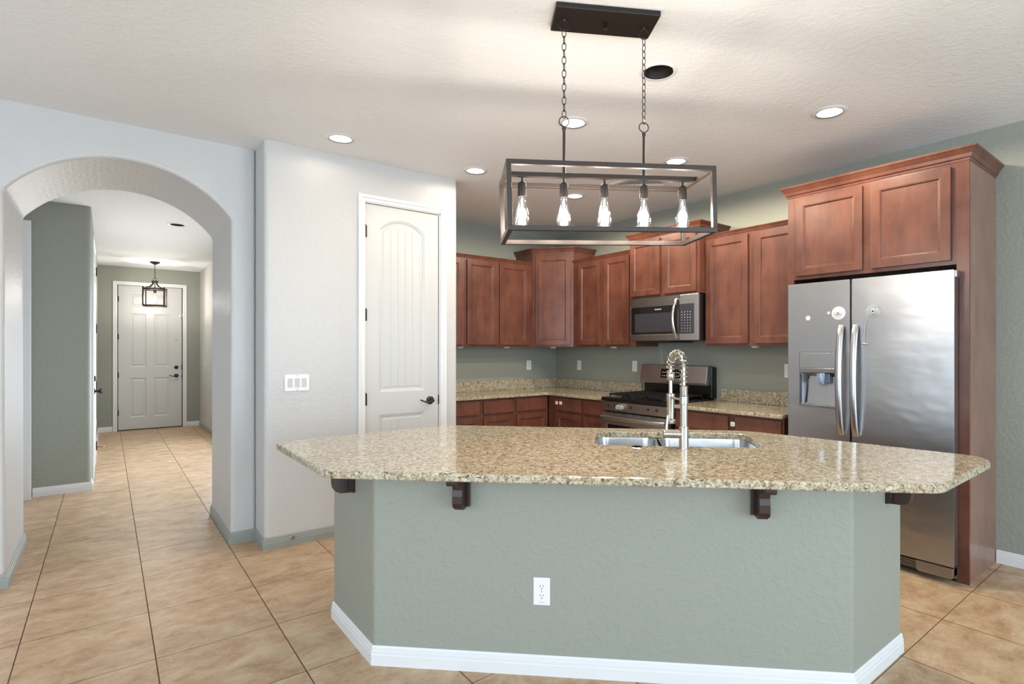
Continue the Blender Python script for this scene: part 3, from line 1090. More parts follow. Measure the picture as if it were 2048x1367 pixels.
# sink cutout in the counter
ctop = [(0.645, 2.195), (2.222, 0.628), (2.965, 0.640), (2.845, 1.76), (1.640, 3.040), (0.648, 3.040)]
crad = [0.11, 0.10, 0.12, 0.30, 0.06, 0.07]
outer = rounded(ctop, crad, 8)
su0, su1, sn0, sn1 = -0.085, 0.730, 2.690, 3.135
sink_poly = rounded([uv(su0, sn0), uv(su1, sn0), uv(su1, sn1), uv(su0, sn1)], 0.075, 8)
t = thing('island_countertop', 'large polished beige granite island top with clipped corners', 'countertop', (0, 0, 0))
bm = bmesh.new()
TH = 0.030
ring_o = [(0.0, IZ - TH), (-0.0, IZ - 0.006), (0.004, IZ)]
loops = []
for ins, z in ((0.003, IZ - TH), (0.0, IZ - TH + 0.004), (0.0, IZ - 0.009), (0.0025, IZ - 0.003), (0.008, IZ)):
    loops.append([bm.verts.new((a, b, z)) for a, b in inset(outer, ins)])
for A_, B_ in zip(loops, loops[1:]):
    for i in range(len(A_)):
        j = (i + 1) % len(A_)
        bm.faces.new((A_[i], A_[j], B_[j], B_[i]))
hl = []
for ins, z in ((0, IZ - TH), (0, IZ - 0.003), (-0.003, IZ)):
    hl.append([bm.verts.new((a, b, z)) for a, b in inset(sink_poly, ins)])
for A_, B_ in zip(hl, hl[1:]):
    for i in range(len(A_)):
        j = (i + 1) % len(A_)
        bm.faces.new((A_[i], A_[j], B_[j], B_[i]))


def loop_edges(vs):
    return [bm.edges.get((vs[i], vs[(i + 1) % len(vs)])) for i in range(len(vs))]


bmesh.ops.triangle_fill(bm, use_beauty=True, use_dissolve=False, edges=loop_edges(loops[-1]) + loop_edges(hl[-1]))
bmesh.ops.triangle_fill(bm, use_beauty=True, use_dissolve=False, edges=loop_edges(loops[0]) + loop_edges(hl[0]))
bmesh.ops.recalc_face_normals(bm, faces=bm.faces)
me = bpy.data.meshes.new('slab')
bm.to_mesh(me)
bm.free()
me.materials.append(M['granite'])
o = bpy.data.objects.new('slab', me)
COL.objects.link(o)
o.parent = t

# kitchen side of the island: cabinet fronts (local x runs to -u, local y to -n)
def back_part(name, mb, bevel=0.0):
    o = mb.build(name, 'cherry', isl, bevel=bevel)
    o.location, o.rotation_euler = (*uv(-0.60, 3.20), 0), (0, 0, R_D + PI)
    return o


back_part('face_frame', MB().box(-1.22, 0.20, 0.0, 0.012, 0.10, 0.852))
for a, b in ((-1.19, -0.83), (-0.80, -0.42), (-0.40, -0.12), (-0.10, 0.18)):
    back_part('door', door_mb(a, b, 0.13, 0.67))
    back_part('drawer', MB().box(a, b, -0.020, -0.001, 0.70, 0.835), 0.003)

# sink
t = thing('kitchen_sink', 'stainless double-bowl sink set under the island granite', 'sink', (0, 0, 0))


def basin(u0, u1, n0, n1, dep):
    pol = rounded([(u0, n0), (u1, n0), (u1, n1), (u0, n1)], 0.065, 8)
    z0 = IZ - TH - 0.001
    L_ = [(-0.018, z0), (0, z0), (0.002, z0 - 0.01), (0.008, z0 - dep + 0.04), (0.020, z0 - dep + 0.012), (0.045, z0 - dep), (0.12, z0 - dep - 0.004)]
    m = MB()
    v, f = [], []
    n_ = len(pol)
    for ins, z in L_:
        v += [(*uv(a, b), z) for a, b in inset(pol, ins)]
    for j in range(len(L_) - 1):
        f += [(j * n_ + i, j * n_ + (i + 1) % n_, (j + 1) * n_ + (i + 1) % n_, (j + 1) * n_ + i) for i in range(n_)]
    f.append(tuple(range((len(L_) - 1) * n_, len(L_) * n_)))
    m.add(v, f)
    o = m.build('basin', 'sink', t, smooth=True)
    c = uv((u0 + u1) / 2, (n0 + n1) / 2 + 0.04)
    MB().lathe([(0.045, 0), (0.043, 0.004), (0.036, 0.003), (0.034, -0.003), (0.012, -0.004)], 24, Matrix.Translation((c[0], c[1], z0 - dep + 0.001))).build('drain', 'chrome', o, smooth=True)


basin(su0 + 0.004, 0.235, sn0 + 0.004, sn1 - 0.004, 0.20)
basin(0.262, su1 - 0.004, sn0 + 0.004, sn1 - 0.004, 0.20)

t = thing('hole_cover', 'small round chrome-rimmed opening in the granite left of the faucet', 'sink fitting', (*uv(0.118, 2.645), IZ + 0.0003))
MB().lathe([(0.027, 0), (0.027, 0.002), (0.024, 0.003), (0.0225, 0.002)], 28).build('rim', 'chrome', t, smooth=True)
MB().lathe([(0.0222, 0.0022), (0.0218, 0.0042), (0.004, 0.0044)], 20).build('plug', 'hole', t)

# faucet (local frame: +y = away from the camera over the sink, x = along the island)
t = thing('kitchen_faucet', 'tall brushed nickel spring-neck faucet at the island sink', 'faucet', (*uv(0.335, 2.632), IZ + 0.0003), R_D)
MB().lathe([(0.0245, 0), (0.0245, 0.004), (0.0225, 0.006), (0.0225, 0.101), (0.0185, 0.103), (0.0175, 0.104)], 28).build('base', 'nickel', t, smooth=True)
MB().lathe([(0.0172, 0.103), (0.0172, 0.150), (0.0172, 0.213)], 28).build('column', 'nickel', t, smooth=True)
MB().lathe([(0.0172, 0.207), (0.0205, 0.209), (0.0205, 0.245), (0.0172, 0.247)], 28).build('collar', 'nickel', t, smooth=True)
pr = []
for k in range(10):
    pr += [(0.0172, 0.2475 + k * 0.0043), (0.0188, 0.2488 + k * 0.0043), (0.0188, 0.2505 + k * 0.0043), (0.0172, 0.2515 + k * 0.0043)]
MB().lathe(pr, 24).build('threaded_sleeve', 'nickel', t, smooth=True)
# neck path
ex, ey = -0.048, 0.125       # where the hose comes down
path = []
for k in range(9):
    path.append(Vector((0, 0, 0.288 + 0.085 * k / 8)))
for k in range(1, 25):
    q = PI * k / 24
    s = (1 - math.cos(q)) / 2
    path.append(Vector((ex * s, ey * s, 0.373 + 0.070 * math.sin(q))))
for k in range(1, 4):
    path.append(Vector((ex, ey, 0.373 - 0.010 * k)))
MB().tube(path, 0.0085, 12).build('hose', 'nickel', t, smooth=True)
cum = [0]
for a, b in zip(path, path[1:]):
    cum.append(cum[-1] + (b - a).length)
tot = cum[-1]
turns, per = 15, 14
pts = []
side = Vector((ey, -ex, 0)).normalized()
for i in range(turns * per):
    s = tot * i / (turns * per - 1)
    j = max(0, min(len(path) - 2, next((q for q in range(len(cum) - 1) if cum[q + 1] >= s), len(cum) - 2)))
    fr = (s - cum[j]) / max(1e-9, cum[j + 1] - cum[j])
    p = path[j].lerp(path[j + 1], fr)
    tg = (path[j + 1] - path[j]).normalized()
    up = side.cross(tg).normalized()
    an = 2 * PI * i / per
    pts.append(p + (side * math.cos(an) + up * math.sin(an)) * 0.0195)
MB().tube(pts, 0.0023, 6).build('spring', 'nickel', t, smooth=True)
T_ = Matrix.Translation((ex, ey, 0))
MB().lathe([(0.016, 0.312), (0.019, 0.316), (0.019, 0.350), (0.0165, 0.354)], 24, T_).build('hose_ring', 'nickel', t, smooth=True)
MB().lathe([(0.0095, 0.235), (0.0095, 0.313)], 16, T_).build('wand', 'nickel', t, smooth=True)
MB().lathe([(0.010, 0.107), (0.017, 0.109), (0.0175, 0.150), (0.0195, 0.215), (0.0205, 0.222), (0.0205, 0.246), (0.012, 0.249)], 24, T_).build('spray_head', 'nickel', t, smooth=True)
MB().lathe([(0.023, 0.100), (0.025, 0.103), (0.025, 0.122), (0.018, 0.126)], 24, T_).box(-0.008, 0.008, -0.045, -0.015, 0.108, 0.121, T_).build('spray_trigger', 'nickel', t, smooth=True)
MB().tube([(0, 0.004, 0.226), (ex, ey - 0.018, 0.229)], 0.0062, 12).build('holder_arm', 'nickel', t, smooth=True)
Ry = Matrix.Rotation(-PI / 2, 4, 'Y')
MB().lathe([(0.019, 0.0), (0.019, 0.060), (0.0195, 0.061), (0.0195, 0.086), (0.012, 0.089)], 24, Matrix.Translation((-0.008, 0, 0.068)) @ Ry).build('valve', 'nickel', t, smooth=True)
MB().tube([(-0.080, 0, 0.082), (-0.079, 0.0, 0.11), (-0.074, 0.002, 0.155)], [0.0075, 0.0068, 0.006], 12).build('lever', 'nickel', t, smooth=True)

# ------------------------------------------------------------------ range
RX = 3.735
t = thing('gas_range', 'stainless freestanding gas range with black cooktop between the base cabinets', 'range', (RX, 3.862, 0), R_X)
rw = 3.862 - 3.058
MB().box(0.0, rw, 0.03, 0.655, 0.03, 0.865).build('body', 'black', t, bevel=0.004)
ct = MB().box(-0.004, rw + 0.004, -0.018, 0.665, 0.866, 0.902).build('cooktop', 'black', t, bevel=0.008)
cpn = MB()
cpn.prism([(-0.020, 0.862), (0.03, 0.864), (0.03, 0.776), (-0.008, 0.776)], 0.0, rw, 'x').build('control_panel', 'steel', t, bevel=0.003)
for k, (x, clear) in enumerate(((0.100, 0), (0.185, 0), (0.262, 1), (0.385, 0), (0.595, 0), (0.690, 0))):
    m = MB().lathe([(0.0105, 0), (0.0105, 0.004), (0.005, 0.006), (0.005, 0.020), (0.004, 0.021)], 14, Matrix.Translation((x, -0.015, 0.826)) @ Rx)
    m.prism([(x - 0.010, 0.826), (x, 0.812), (x + 0.010, 0.826), (x, 0.840)], -0.020, -0.016, 'y')
    m.build('knob_stem', 'chrome' if 0 else 'iron', t, smooth=False)
    if clear:
        for dx in (-0.022, 0.020):
            MB().lathe([(0.022, 0.0), (0.023, 0.018), (0.020, 0.030), (0.010, 0.032)], 18, Matrix.Translation((x + dx, -0.020, 0.820)) @ Rx).build('knob_cover', 'clear', t, smooth=True)
od = MB().plate(rect(0.0, rw, 0.175, 0.762), [(rounded(rect(0.075, rw - 0.075, 0.30, 0.655), 0.012), [(0.0, 0.004), (0.004, 0.005)])], 0.045, y0=-0.018).build('oven_door', 'steel', t)
MB().box(0.082, rw - 0.082, -0.0145, -0.0132, 0.307, 0.648).build('window', 'glass_black', od)
for x in (0.06, 0.16, 0.27, 0.40, 0.51, 0.62):
    MB().box(x, x + 0.07, -0.0188, -0.0178, 0.752, 0.757).build('vent_slot', 'slot', od)
pts = [(0.012 + (rw - 0.024) * k / 16, -0.030 - 0.030 * math.sin(PI * k / 16) ** 0.5, 0.715) for k in range(17)]
MB().tube(pts, 0.019, 12, flat=(0.75, 1)).build('handle', 'steel', od, smooth=True)
MB().box(0.0, rw, -0.012, 0.03, 0.035, 0.168).build('storage_drawer', 'steel', t, bevel=0.004)
# grates
for gxx in (0.05, 0.292, 0.534):
    m = MB()
    gw = 0.222
    z = 0.930
    for yy in (0.045, 0.55):
        m.box(gxx, gxx + gw, yy, yy + 0.012, z - 0.010, z + 0.008)
    for xx in (gxx, gxx + gw - 0.010, gxx + gw / 2 - 0.005):
        m.box(xx, xx + 0.010, 0.045, 0.56, z - 0.006, z + 0.006)
    for yy in (0.11, 0.17, 0.24, 0.30, 0.37, 0.43, 0.49):
        m.box(gxx + 0.02, gxx + 0.085, yy, yy + 0.010, z - 0.006, z + 0.012)
        m.box(gxx + gw - 0.085, gxx + gw - 0.02, yy, yy + 0.010, z - 0.006, z + 0.012)
    for xx in (gxx, gxx + gw - 0.010):
        for yy in (0.045, 0.29, 0.55):
            m.box(xx, xx + 0.010, yy, yy + 0.010, 0.9022, z)
    m.build('grate', 'iron', t, bevel=0.0015)
for bx, by in ((0.16, 0.16), (0.16, 0.44), (0.40, 0.30), (0.645, 0.16), (0.645, 0.44)):
    MB().lathe([(0.045, 0.9023), (0.043, 0.911), (0.030, 0.914), (0.029, 0.920), (0.010, 0.921)], 20, Matrix.Translation((bx, by, 0))).build('burner', 'iron', t, smooth=True)
MB().box(0.0, rw + 0.02, 0.60, 0.675, 0.903, 1.195).build('backguard', 'black', t, bevel=0.006)
bgp = MB()
bgp.prism([(0.566, 1.203), (0.600, 1.208), (0.645, 1.203), (0.645, 1.03), (0.540, 1.022), (0.538, 1.046)], -0.006, rw - 0.002, 'x')
bgo = bgp.build('backguard_panel', 'steel', t, bevel=0.003)
sl = Matrix.Translation((0, 0.5515, 1.125)) @ Matrix.Rotation(-math.atan2(0.028, 0.157), 4, 'X')
MB().prism(rounded(rect(0.262, 0.515, -0.052, 0.046), 0.008), -0.0035, 0.004, 'y', sl).build('display_trim', 'chrome', bgo)
dsp = MB().prism(rounded(rect(0.267, 0.510, -0.047, 0.041), 0.006), -0.0045, 0.004, 'y', sl).build('display', 'glass_black', bgo)
m = MB()
for r_ in range(2):
    for c_ in (0.285, 0.310, 0.335, 0.432, 0.455, 0.480):
        m.box(c_, c_ + 0.013, -0.0052, -0.0046, -0.030 + 0.034 * r_, -0.023 + 0.034 * r_, sl)
m.build('button_marks', 'plastic', dsp)

# ------------------------------------------------------------------ microwave
t = thing('microwave', 'stainless over-the-range microwave with black window and bowed handle', 'microwave', (3.955, 3.712, 0), R_X)
mw, mz0, mz1 = 3.712 - 2.908, 1.436, 1.846
MB().box(0.004, mw - 0.022, 0.028, XR - 3.955 - 0.004, mz0, mz1).build('body', 'black', t, bevel=0.003)
dw = 0.600
mdoor = MB().plate(rect(0, dw, mz0 + 0.004, mz1 - 0.002), [(rect(0.018, dw - 0.02, mz0 + 0.062, mz1 - 0.085), [(0.0, 0.003), (0.003, 0.003)])], 0.026, y0=0.0).build('door', 'steel_dark', t)
MB().box(0.021, dw - 0.018, 0.0005, 0.0028, mz0 + 0.065, mz1 - 0.088).build('black_glass', 'glass_black', mdoor)
MB().box(0.070, dw - 0.075, -0.0005, 0.0004, mz0 + 0.085, mz1 - 0.150).build('window_screen', 'window_mesh', mdoor)
MB().box(0.012, 0.018, -0.002, 0.002, mz0 + 0.060, mz1 - 0.083).box(0.012, dw - 0.02, -0.002, 0.002, mz0 + 0.056, mz0 + 0.062).build('window_trim', 'chrome', mdoor)
text('lettering', 'FRIGIDAIRE', 0.016, 'plastic', mdoor, (0.355, -0.0002, mz1 - 0.118))
cpl = MB().box(dw + 0.003, mw - 0.001, 0.0, 0.027, mz0 + 0.004, mz1 - 0.002).build('control_panel', 'steel', t, bevel=0.002)
MB().prism(rounded(rect(dw + 0.004, mw - 0.045, mz0 + 0.062, mz1 - 0.085), 0.008), -0.002, 0.002, 'y').build('keypad', 'window_mesh', cpl)
m = MB()
for r_ in range(8):
    for c_ in range(4):
        x = dw + 0.030 + c_ * 0.030
        z = mz0 + 0.085 + r_ * 0.024
        ww_ = 0.006 if r_ < 5 else 0.009
        m.box(x - ww_ / 2, x + ww_ / 2, -0.0026, -0.0019, z - 0.0022, z + 0.0022)
m.build('key_marks', 'plastic', cpl)
pts, nn = [], 20
for k in range(nn + 1):
    q = k / nn
    pts.append((dw - 0.028 - 0.006 * math.sin(PI * q), -0.010 - 0.045 * math.sin(PI * q) ** 0.8, mz0 + 0.028 + 0.345 * q))
MB().tube(pts, 0.013, 12, flat=(1.0, 0.65)).build('handle', 'chrome', mdoor, smooth=True)
MB().box(0.02, 0.45, 0.06, 0.40, mz0 - 0.012, mz0 - 0.001).build('filter_grille', 'slot', t)

# ------------------------------------------------------------------ refrigerator
FD = 3.775
t = thing('refrigerator', 'stainless side-by-side refrigerator with ice and water dispenser', 'refrigerator', (FD, 2.006, 0), R_X)
MB().box(0.012, 0.985, 0.075, XR - FD - 0.03, 0.02, 1.795).build('body', 'steel_dark', t)
ld = MB()
dh = rounded(rect(0.082, 0.342, 0.962, 1.342), 0.012)
disp = rounded(rect(0.086, 0.338, 0.966, 1.200), 0.010)
ld.plate(rounded(rect(0.0, 0.420, 0.105, 1.818), 0.006), [(disp, [(0.0, 0.012), (0.030, 0.062)])], 0.068, y0=0.0)
fr_l = ld.build('freezer_door', 'steel', t, bevel=0.0)
rd = MB().plate(rounded(rect(0.432, 0.992, 0.105, 1.818), 0.006), [], 0.068, y0=0.0).build('fridge_door', 'steel', t, bevel=0.006, seg=3)
MB().sweep([(p[0], p[1]) for p in dh][::-1], [(0, 0), (0, 0.004), (0.004, 0.004), (0.004, 0)], lambda a, b, h: (a, -h, b), closed=True).build('dispenser_frame', 'steel_dark', fr_l)
MB().box(0.086, 0.338, -0.003, 0.006, 1.232, 1.338).build('dispenser_panel', 'steel', fr_l, bevel=0.003)
MB().box(0.086, 0.338, -0.002, 0.010, 1.200, 1.231).build('dispenser_strip', 'steel_dark', fr_l, bevel=0.002)
MB().add([(0.128, 0.0605, 0.975), (0.128, 0.0605, 1.190), (0.128, 0.058, 1.190), (0.118, 0.034, 0.980), (0.330, 0.034, 0.980), (0.322, 0.058, 1.190)],
         [(2, 3, 4, 5), (0, 3, 2, 1)]).build('dispenser_back', 'steel', fr_l)
MB().box(0.0885, 0.0905, 0.012, 0.058, 0.985, 1.185).build('dispenser_side', 'dispenser_dark', fr_l)
MB().lathe([(0.030, 0), (0.033, 0.02), (0.034, 0.075)], 18, Matrix.Translation((0.222, 0.034, 1.122))).build('spout', 'dispenser_blue', fr_l, smooth=True)
MB().box(0.245, 0.285, 0.012, 0.05, 1.13, 1.197).build('ice_chute', 'dispenser_dark', fr_l, bevel=0.006)
MB().box(0.098, 0.326, -0.001, 0.040, 0.966, 0.978).build('drip_tray', 'steel_dark', fr_l, bevel=0.002)


def fhandle(parent, x, lean):
    pts = []
    for k in range(25):
        q = k / 24
        pts.append((x + lean * math.sin(PI * q), -0.012 - 0.052 * math.sin(PI * q) ** 0.6, 0.800 + 0.715 * q))
    MB().tube(pts, 0.021, 14, flat=(1, 0.55)).build('handle', 'steel', parent, smooth=True)


fhandle(fr_l, 0.372, 0.0)
fhandle(rd, 0.462, 0.0)
bd = MB().box(0.868, 0.940, -0.003, -0.0002, 1.745, 1.766).build('badge', 'steel_dark', rd)
text('lettering', 'FRIGIDAIRE', 0.0135, 'slot', bd, (0.904, -0.0034, 1.7555))
MB().box(0.01, 0.99, 0.010, 0.06, 0.045, 0.100).build('toe_grille', 'iron', t, bevel=0.004)
g = bpy.data.objects
m = MB()
for k in range(4):
    m.box(0.03, 0.80, 0.005, 0.012, 0.053 + k * 0.011, 0.058 + k * 0.011)
m.build('grille_slats', 'steel_dark', t)
MB().prism(rounded([(0.80, 0.035), (0.99, 0.035), (0.99, 0.100), (0.80, 0.100)], [0.02, 0.02, 0.004, 0.004]), -0.004, 0.06, 'y').build('foot_cover', 'steel_dark', t, bevel=0.006)
MB().box(0.985, 1.002, 0.012, 0.16, 1.775, 1.815).build('hinge_cover', 'steel', t, bevel=0.004)
MB().box(0.03, 0.05, 0.10, 0.14, 0.0, 0.02).box(0.94, 0.96, 0.10, 0.14, 0.0, 0.02).box(0.03, 0.05, 0.5, 0.54, 0.0, 0.02).box(0.94, 0.96, 0.5, 0.54, 0.0, 0.02).build('feet', 'black', t)

# pads of a child lock and a sticker on the doors (local frames face -X)
FXX = FD - 0.0005
t = thing('lock_pad', 'large round white lock pad on the freezer door', 'child lock', (FXX, 1.657, 1.599), R_X)
MB().lathe([(0.044, 0), (0.044, 0.003), (0.040, 0.005), (0.004, 0.0055)], 36, Rx).build('disc', 'plastic', t, smooth=True)
MB().prism(rounded(rect(-0.030, 0.026, -0.010, 0.012), 0.003), -0.013, -0.005, 'y').build('housing', 'door', t, bevel=0.002)
MB().lathe([(0.009, 0.013), (0.008, 0.016), (0.003, 0.0162)], 16, Rx).build('keyhole', 'grey_ink', t)
t = thing('lock_pad', 'round white lock pad with a hanging cable on the right refrigerator door', 'child lock', (FXX, 1.442, 1.601), R_X)
MB().lathe([(0.044, 0), (0.044, 0.003), (0.040, 0.005), (0.004, 0.0055)], 36, Rx).build('disc', 'clear', t, smooth=True)
MB().prism(rounded(rect(-0.011, 0.011, -0.016, 0.016), 0.003), -0.013, -0.005, 'y').build('housing', 'door', t, bevel=0.002)
MB().lathe([(0.006, 0.013), (0.005, 0.016), (0.002, 0.0162)], 14, Rx).build('keyhole', 'slot', t)
MB().tube([(-0.002, -0.016, -0.004), (-0.020, -0.018, -0.020), (-0.036, -0.020, -0.055), (-0.046, -0.022, -0.11), (-0.049, -0.022, -0.17), (-0.050, -0.02, -0.205)], 0.0016, 8).build('cable', 'steel', t, smooth=True)
MB().tube([(-0.066, -0.020, -0.203), (-0.045, -0.02, -0.205), (-0.028, -0.02, -0.206)], [0.0065, 0.0055, 0.0015], 10).build('cable_clip', 'chrome', t, smooth=True)
t = tag(MB().lathe([(0.016, 0), (0.016, 0.002), (0.014, 0.003)], 28, Rx).build('round_sticker', 'plastic', None), 'small plain white round disc on the freezer door', 'sticker')
t.location, t.rotation_euler = (FXX, 1.862, 1.575), (0, 0, R_X)
t = tag(MB().lathe([(0.009, 0), (0.009, 0.0015), (0.0065, 0.0017), (0.006, 0.001)], 24, Rx).build('adhesive_mark', 'puck', None), 'faint small ring mark beside the large lock pad', 'sticker')
t.location, t.rotation_euler = (FXX, 1.722, 1.605), (0, 0, R_X)


# ------------------------------------------------------------------ recessed lights
def downlight(x, y, z, lit, label, r=CAN_R, watt=0):
    t = thing('recessed_light', label, 'recessed light', (x, y, z))
    MB().lathe([(r - 0.002, -0.0005), (r - 0.001, -0.006), (r + 0.014, -0.005), (r + 0.020, -0.0005)], 40, cap=False).build('trim_ring', 'trim', t, smooth=True)
    prof = [(r - 0.003, -0.004), (r - 0.008, 0.03), (r - 0.010, 0.035), (r - 0.012, 0.06), (r - 0.014, 0.10), (0.01, 0.102)]
    MB().lathe(prof, 40, cap=False).add([], []).build('baffle', 'can_white' if lit else 'can_black', t, smooth=True)
    if lit:
        MB().lathe([(0.0035, -0.004), (0.050, 0.0), (0.060, 0.010), (0.058, 0.022), (0.035, 0.05)], 32).build('bulb', 'lamp_lens', t, smooth=True)
        MB().lathe([(r - 0.004, -0.003), (r - 0.0015, -0.0068), (r - 0.006, -0.0068)], 40, cap=False).build('gasket', 'iron', t)
        lamp('downlight_lamp', 'SPOT', (x, y, z - 0.008), watt, (1.0, 0.86, 0.67), spot_size=math.radians(178), spot_blend=0.25, shadow_soft_size=0.05)
    else:
        MB().lathe([(0.040, 0.060), (0.038, 0.052), (0.01, 0.050)], 28).build('bulb', 'can_white' if r == CAN_R else 'can_black', t, smooth=True)
    return t


labs = ['lit recessed light above the pantry wall, left of the pantry door', 'lit recessed light above the end of the pantry wall',
        'lit recessed light deep in the corner, seen through the hanging frame', 'lit recessed light behind the left chain of the hanging fixture',
        'lit recessed light just above the right top bar of the hanging frame', 'lit recessed light in front of the refrigerator']
for (x, y), lb, wt in zip(LIT, labs, LAMP_W):
    downlight(x, y, HC, True, lb, watt=wt)
downlight(DARK[0], DARK[1], HC, False, 'unlit recessed light with a black interior beside the right chain')
downlight(HALL_DL[0], HALL_DL[1], HH, False, 'unlit dark recessed light in the hallway ceiling', 0.07)

# ceiling vent
t = thing('ceiling_vent', 'square four-way air vent in the kitchen ceiling', 'vent', (3.55, 3.20, HC))
MB().box(-0.19, 0.19, -0.19, -0.15, -0.008, -0.0005).box(-0.19, 0.19, 0.15, 0.19, -0.008, -0.0005).box(-0.19, -0.15, -0.15, 0.15, -0.008, -0.0005).box(0.15, 0.19, -0.15, 0.15, -0.008, -0.0005).build('frame', 'trim', t, bevel=0.002)
MB().box(-0.15, 0.15, -0.15, 0.15, -0.0015, -0.0006).build('duct', 'grey_ink', t)
for k in range(7):
    a = 0.148 - k * 0.021
    m = MB()
    for s in (-1, 1):
        for rot in (0, 1):
            v = [(-a, s * a, -0.012), (a, s * a, -0.012), (a - 0.012, s * (a - 0.012), -0.004), (-a + 0.012, s * (a - 0.012), -0.004)]
            if rot:
                v = [(y_, x_, z_) for x_, y_, z_ in v]
            m.add([(p[0], p[1], p[2]) for p in v] + [(p[0], p[1], p[2] + 0.0012) for p in v], [(0, 1, 2, 3), (7, 6, 5, 4), (0, 4, 5, 1), (1, 5, 6, 2), (2, 6, 7, 3), (3, 7, 4, 0)])
    m.build('louvre', 'trim', t)

# ------------------------------------------------------------------ linear pendant over the island
yaw = math.radians(-28.68)
t = thing('pendant_fixture', 'rectangular open bronze frame pendant with five filament bulbs over the island', 'pendant light', (1.660, 1.705, 0), yaw)
Lx, Wy, Hz, zc = 0.8706, 0.3349, 0.2741, 1.972
tilt = Matrix.Translation((0, 0, zc)) @ Matrix.Rotation(math.radians(-1.58), 4, 'Y') @ Matrix.Rotation(math.radians(0.7), 4, 'X')
bt = 0.0195
m = MB()
hx, hy, hz = Lx / 2, Wy / 2, Hz / 2
for sy in (-1, 1):
    for sz in (-1, 1):
        y0, z0 = sy * hy, sz * hz
        m.box(-hx, hx, y0, y0 - sy * bt, z0, z0 - sz * bt, tilt)
for sx in (-1, 1):
    for sz in (-1, 1):
        x0, z0 = sx * hx, sz * hz
        m.box(x0, x0 - sx * bt, -hy + bt, hy - bt, z0, z0 - sz * bt, tilt)
    for sy in (-1, 1):
        x0, y0 = sx * hx, sy * hy
        m.box(x0, x0 - sx * bt, y0, y0 - sy * bt, -hz + bt, hz - bt, tilt)
m.build('frame', 'frame_metal', t, bevel=0.0012)
MB().box(-hx + bt, hx - bt, -bt / 2, bt / 2, hz - bt, hz, tilt).build('crossbar', 'frame_metal', t, bevel=0.001)
# canopy plate, a little off the frame's centre and slightly turned
ca = Matrix.Rotation(math.radians(-30.7) - yaw, 4, 'Z')
MB().box(-0.222, 0.222, -0.088, 0.088, HC - 0.022, HC - 0.0005, ca).build('canopy', 'canopy_metal', t, bevel=0.003)
MB().lathe([(0.004, HC - 0.050), (0.010, HC - 0.047), (0.010, HC - 0.034), (0.006, HC - 0.0225)], 16, Matrix.Translation((0.005, 0, 0))).build('finial', 'canopy_metal', t, smooth=True)
for sx in (-1, 1):
    x = sx * 0.177
    zt = zc + hz + (x * math.sin(math.radians(1.58)))
    # rod
    m = MB().lathe([(0.0065, zt - 0.001), (0.0065, 2.285), (0.009, 2.287), (0.009, 2.300), (0.005, 2.303)], 14, Matrix.Translation((x, 0, 0)))
    m.build('rod', 'frame_metal', t, smooth=True)
    rg = [(x + 0.021 * math.cos(q * PI / 12), 0, 2.3245 + 0.021 * math.sin(q * PI / 12)) for q in range(24)]
    MB().tube(rg, 0.0022, 8, closed=True).build('ring', 'bronze', t, smooth=True)
    rg = [(x + 0.021 * math.cos(q * PI / 12), 0, 2.729 + 0.021 * math.sin(q * PI / 12)) for q in range(24)]
    MB().tube(rg, 0.0022, 8, closed=True).build('ring', 'bronze', t, smooth=True)
    MB().lathe([(0.012, HC - 0.0225), (0.011, HC - 0.030), (0.005, HC - 0.034)], 16, Matrix.Translation((x, 0, 0))).build('ceiling_loop', 'bronze', t, smooth=True)
    # chain: separate oval links, alternately turned
    m = MB()
    za, zb = 2.341, 2.712
    nl = 13
    pitch = (zb - za) / nl
    for k in range(nl):
        c = za + pitch * (k + 0.5)
        hl_, wl_ = pitch * 0.5 + 0.0035, 0.0085
        lk = []
        for q in range(16):
            a = 2 * PI * q / 16
            dx_, dz_ = wl_ * math.cos(a), hl_ * math.sin(a)
            ro = (k % 2) * PI / 2 + 0.5 * sx
            lk.append((x + dx_ * math.cos(ro), dx_ * math.sin(ro), c + dz_))
        m.tube(lk, 0.0017, 6, closed=True)
    m.build('chain', 'bronze', t, smooth=True)

BPROF = [(0.0125, 0.0), (0.0135, -0.012), (0.017, -0.030), (0.0235, -0.055), (0.0300, -0.080), (0.0318, -0.093), (0.0300, -0.106), (0.0235, -0.118), (0.012, -0.127), (0.004, -0.131), (0.0012, -0.133)]


def bulb_parts(parent, x, y, z, sc=1.0):
    T = Matrix.Translation((x, y, z)) @ Matrix.Scale(sc, 4)
    b = MB().lathe(BPROF, 28, T).build('bulb', 'bulb', parent, smooth=True)
    m = MB()
    for k in range(6):
        a = k * PI / 3
        m.tube([tuple(T @ Vector((0.004 * math.cos(a), 0.004 * math.sin(a), -0.045))), tuple(T @ Vector((0.011 * math.cos(a), 0.011 * math.sin(a), -0.100)))], 0.0022 * sc, 6)
    m.build('filament', 'filament', b)
    MB().lathe([(0.003, -0.002), (0.0035, -0.04), (0.002, -0.045)], 10, T).build('stem', 'puck', b)
    return b


for x in (-0.356, -0.178, 0.0, 0.178, 0.356):
    zt = zc + hz - bt + x * math.sin(math.radians(1.58))
    m = MB().lathe([(0.004, zt), (0.004, zt - 0.018), (0.012, zt - 0.022), (0.018, zt - 0.028), (0.0185, zt - 0.080), (0.0175, zt - 0.083)], 20, Matrix.Translation((x, 0, 0)))
    m.build('socket', 'bronze', t, smooth=True)
    bulb_parts(t, x, 0, zt - 0.0835)
    p = Matrix.Rotation(yaw, 4, 'Z') @ Vector((x, 0, zt - 0.150))
    lamp('bulb_lamp', 'POINT', (1.660 + p.x, 1.705 + p.y, p.z), BULB_W, (1.0, 0.90, 0.79), shadow_soft_size=0.03)

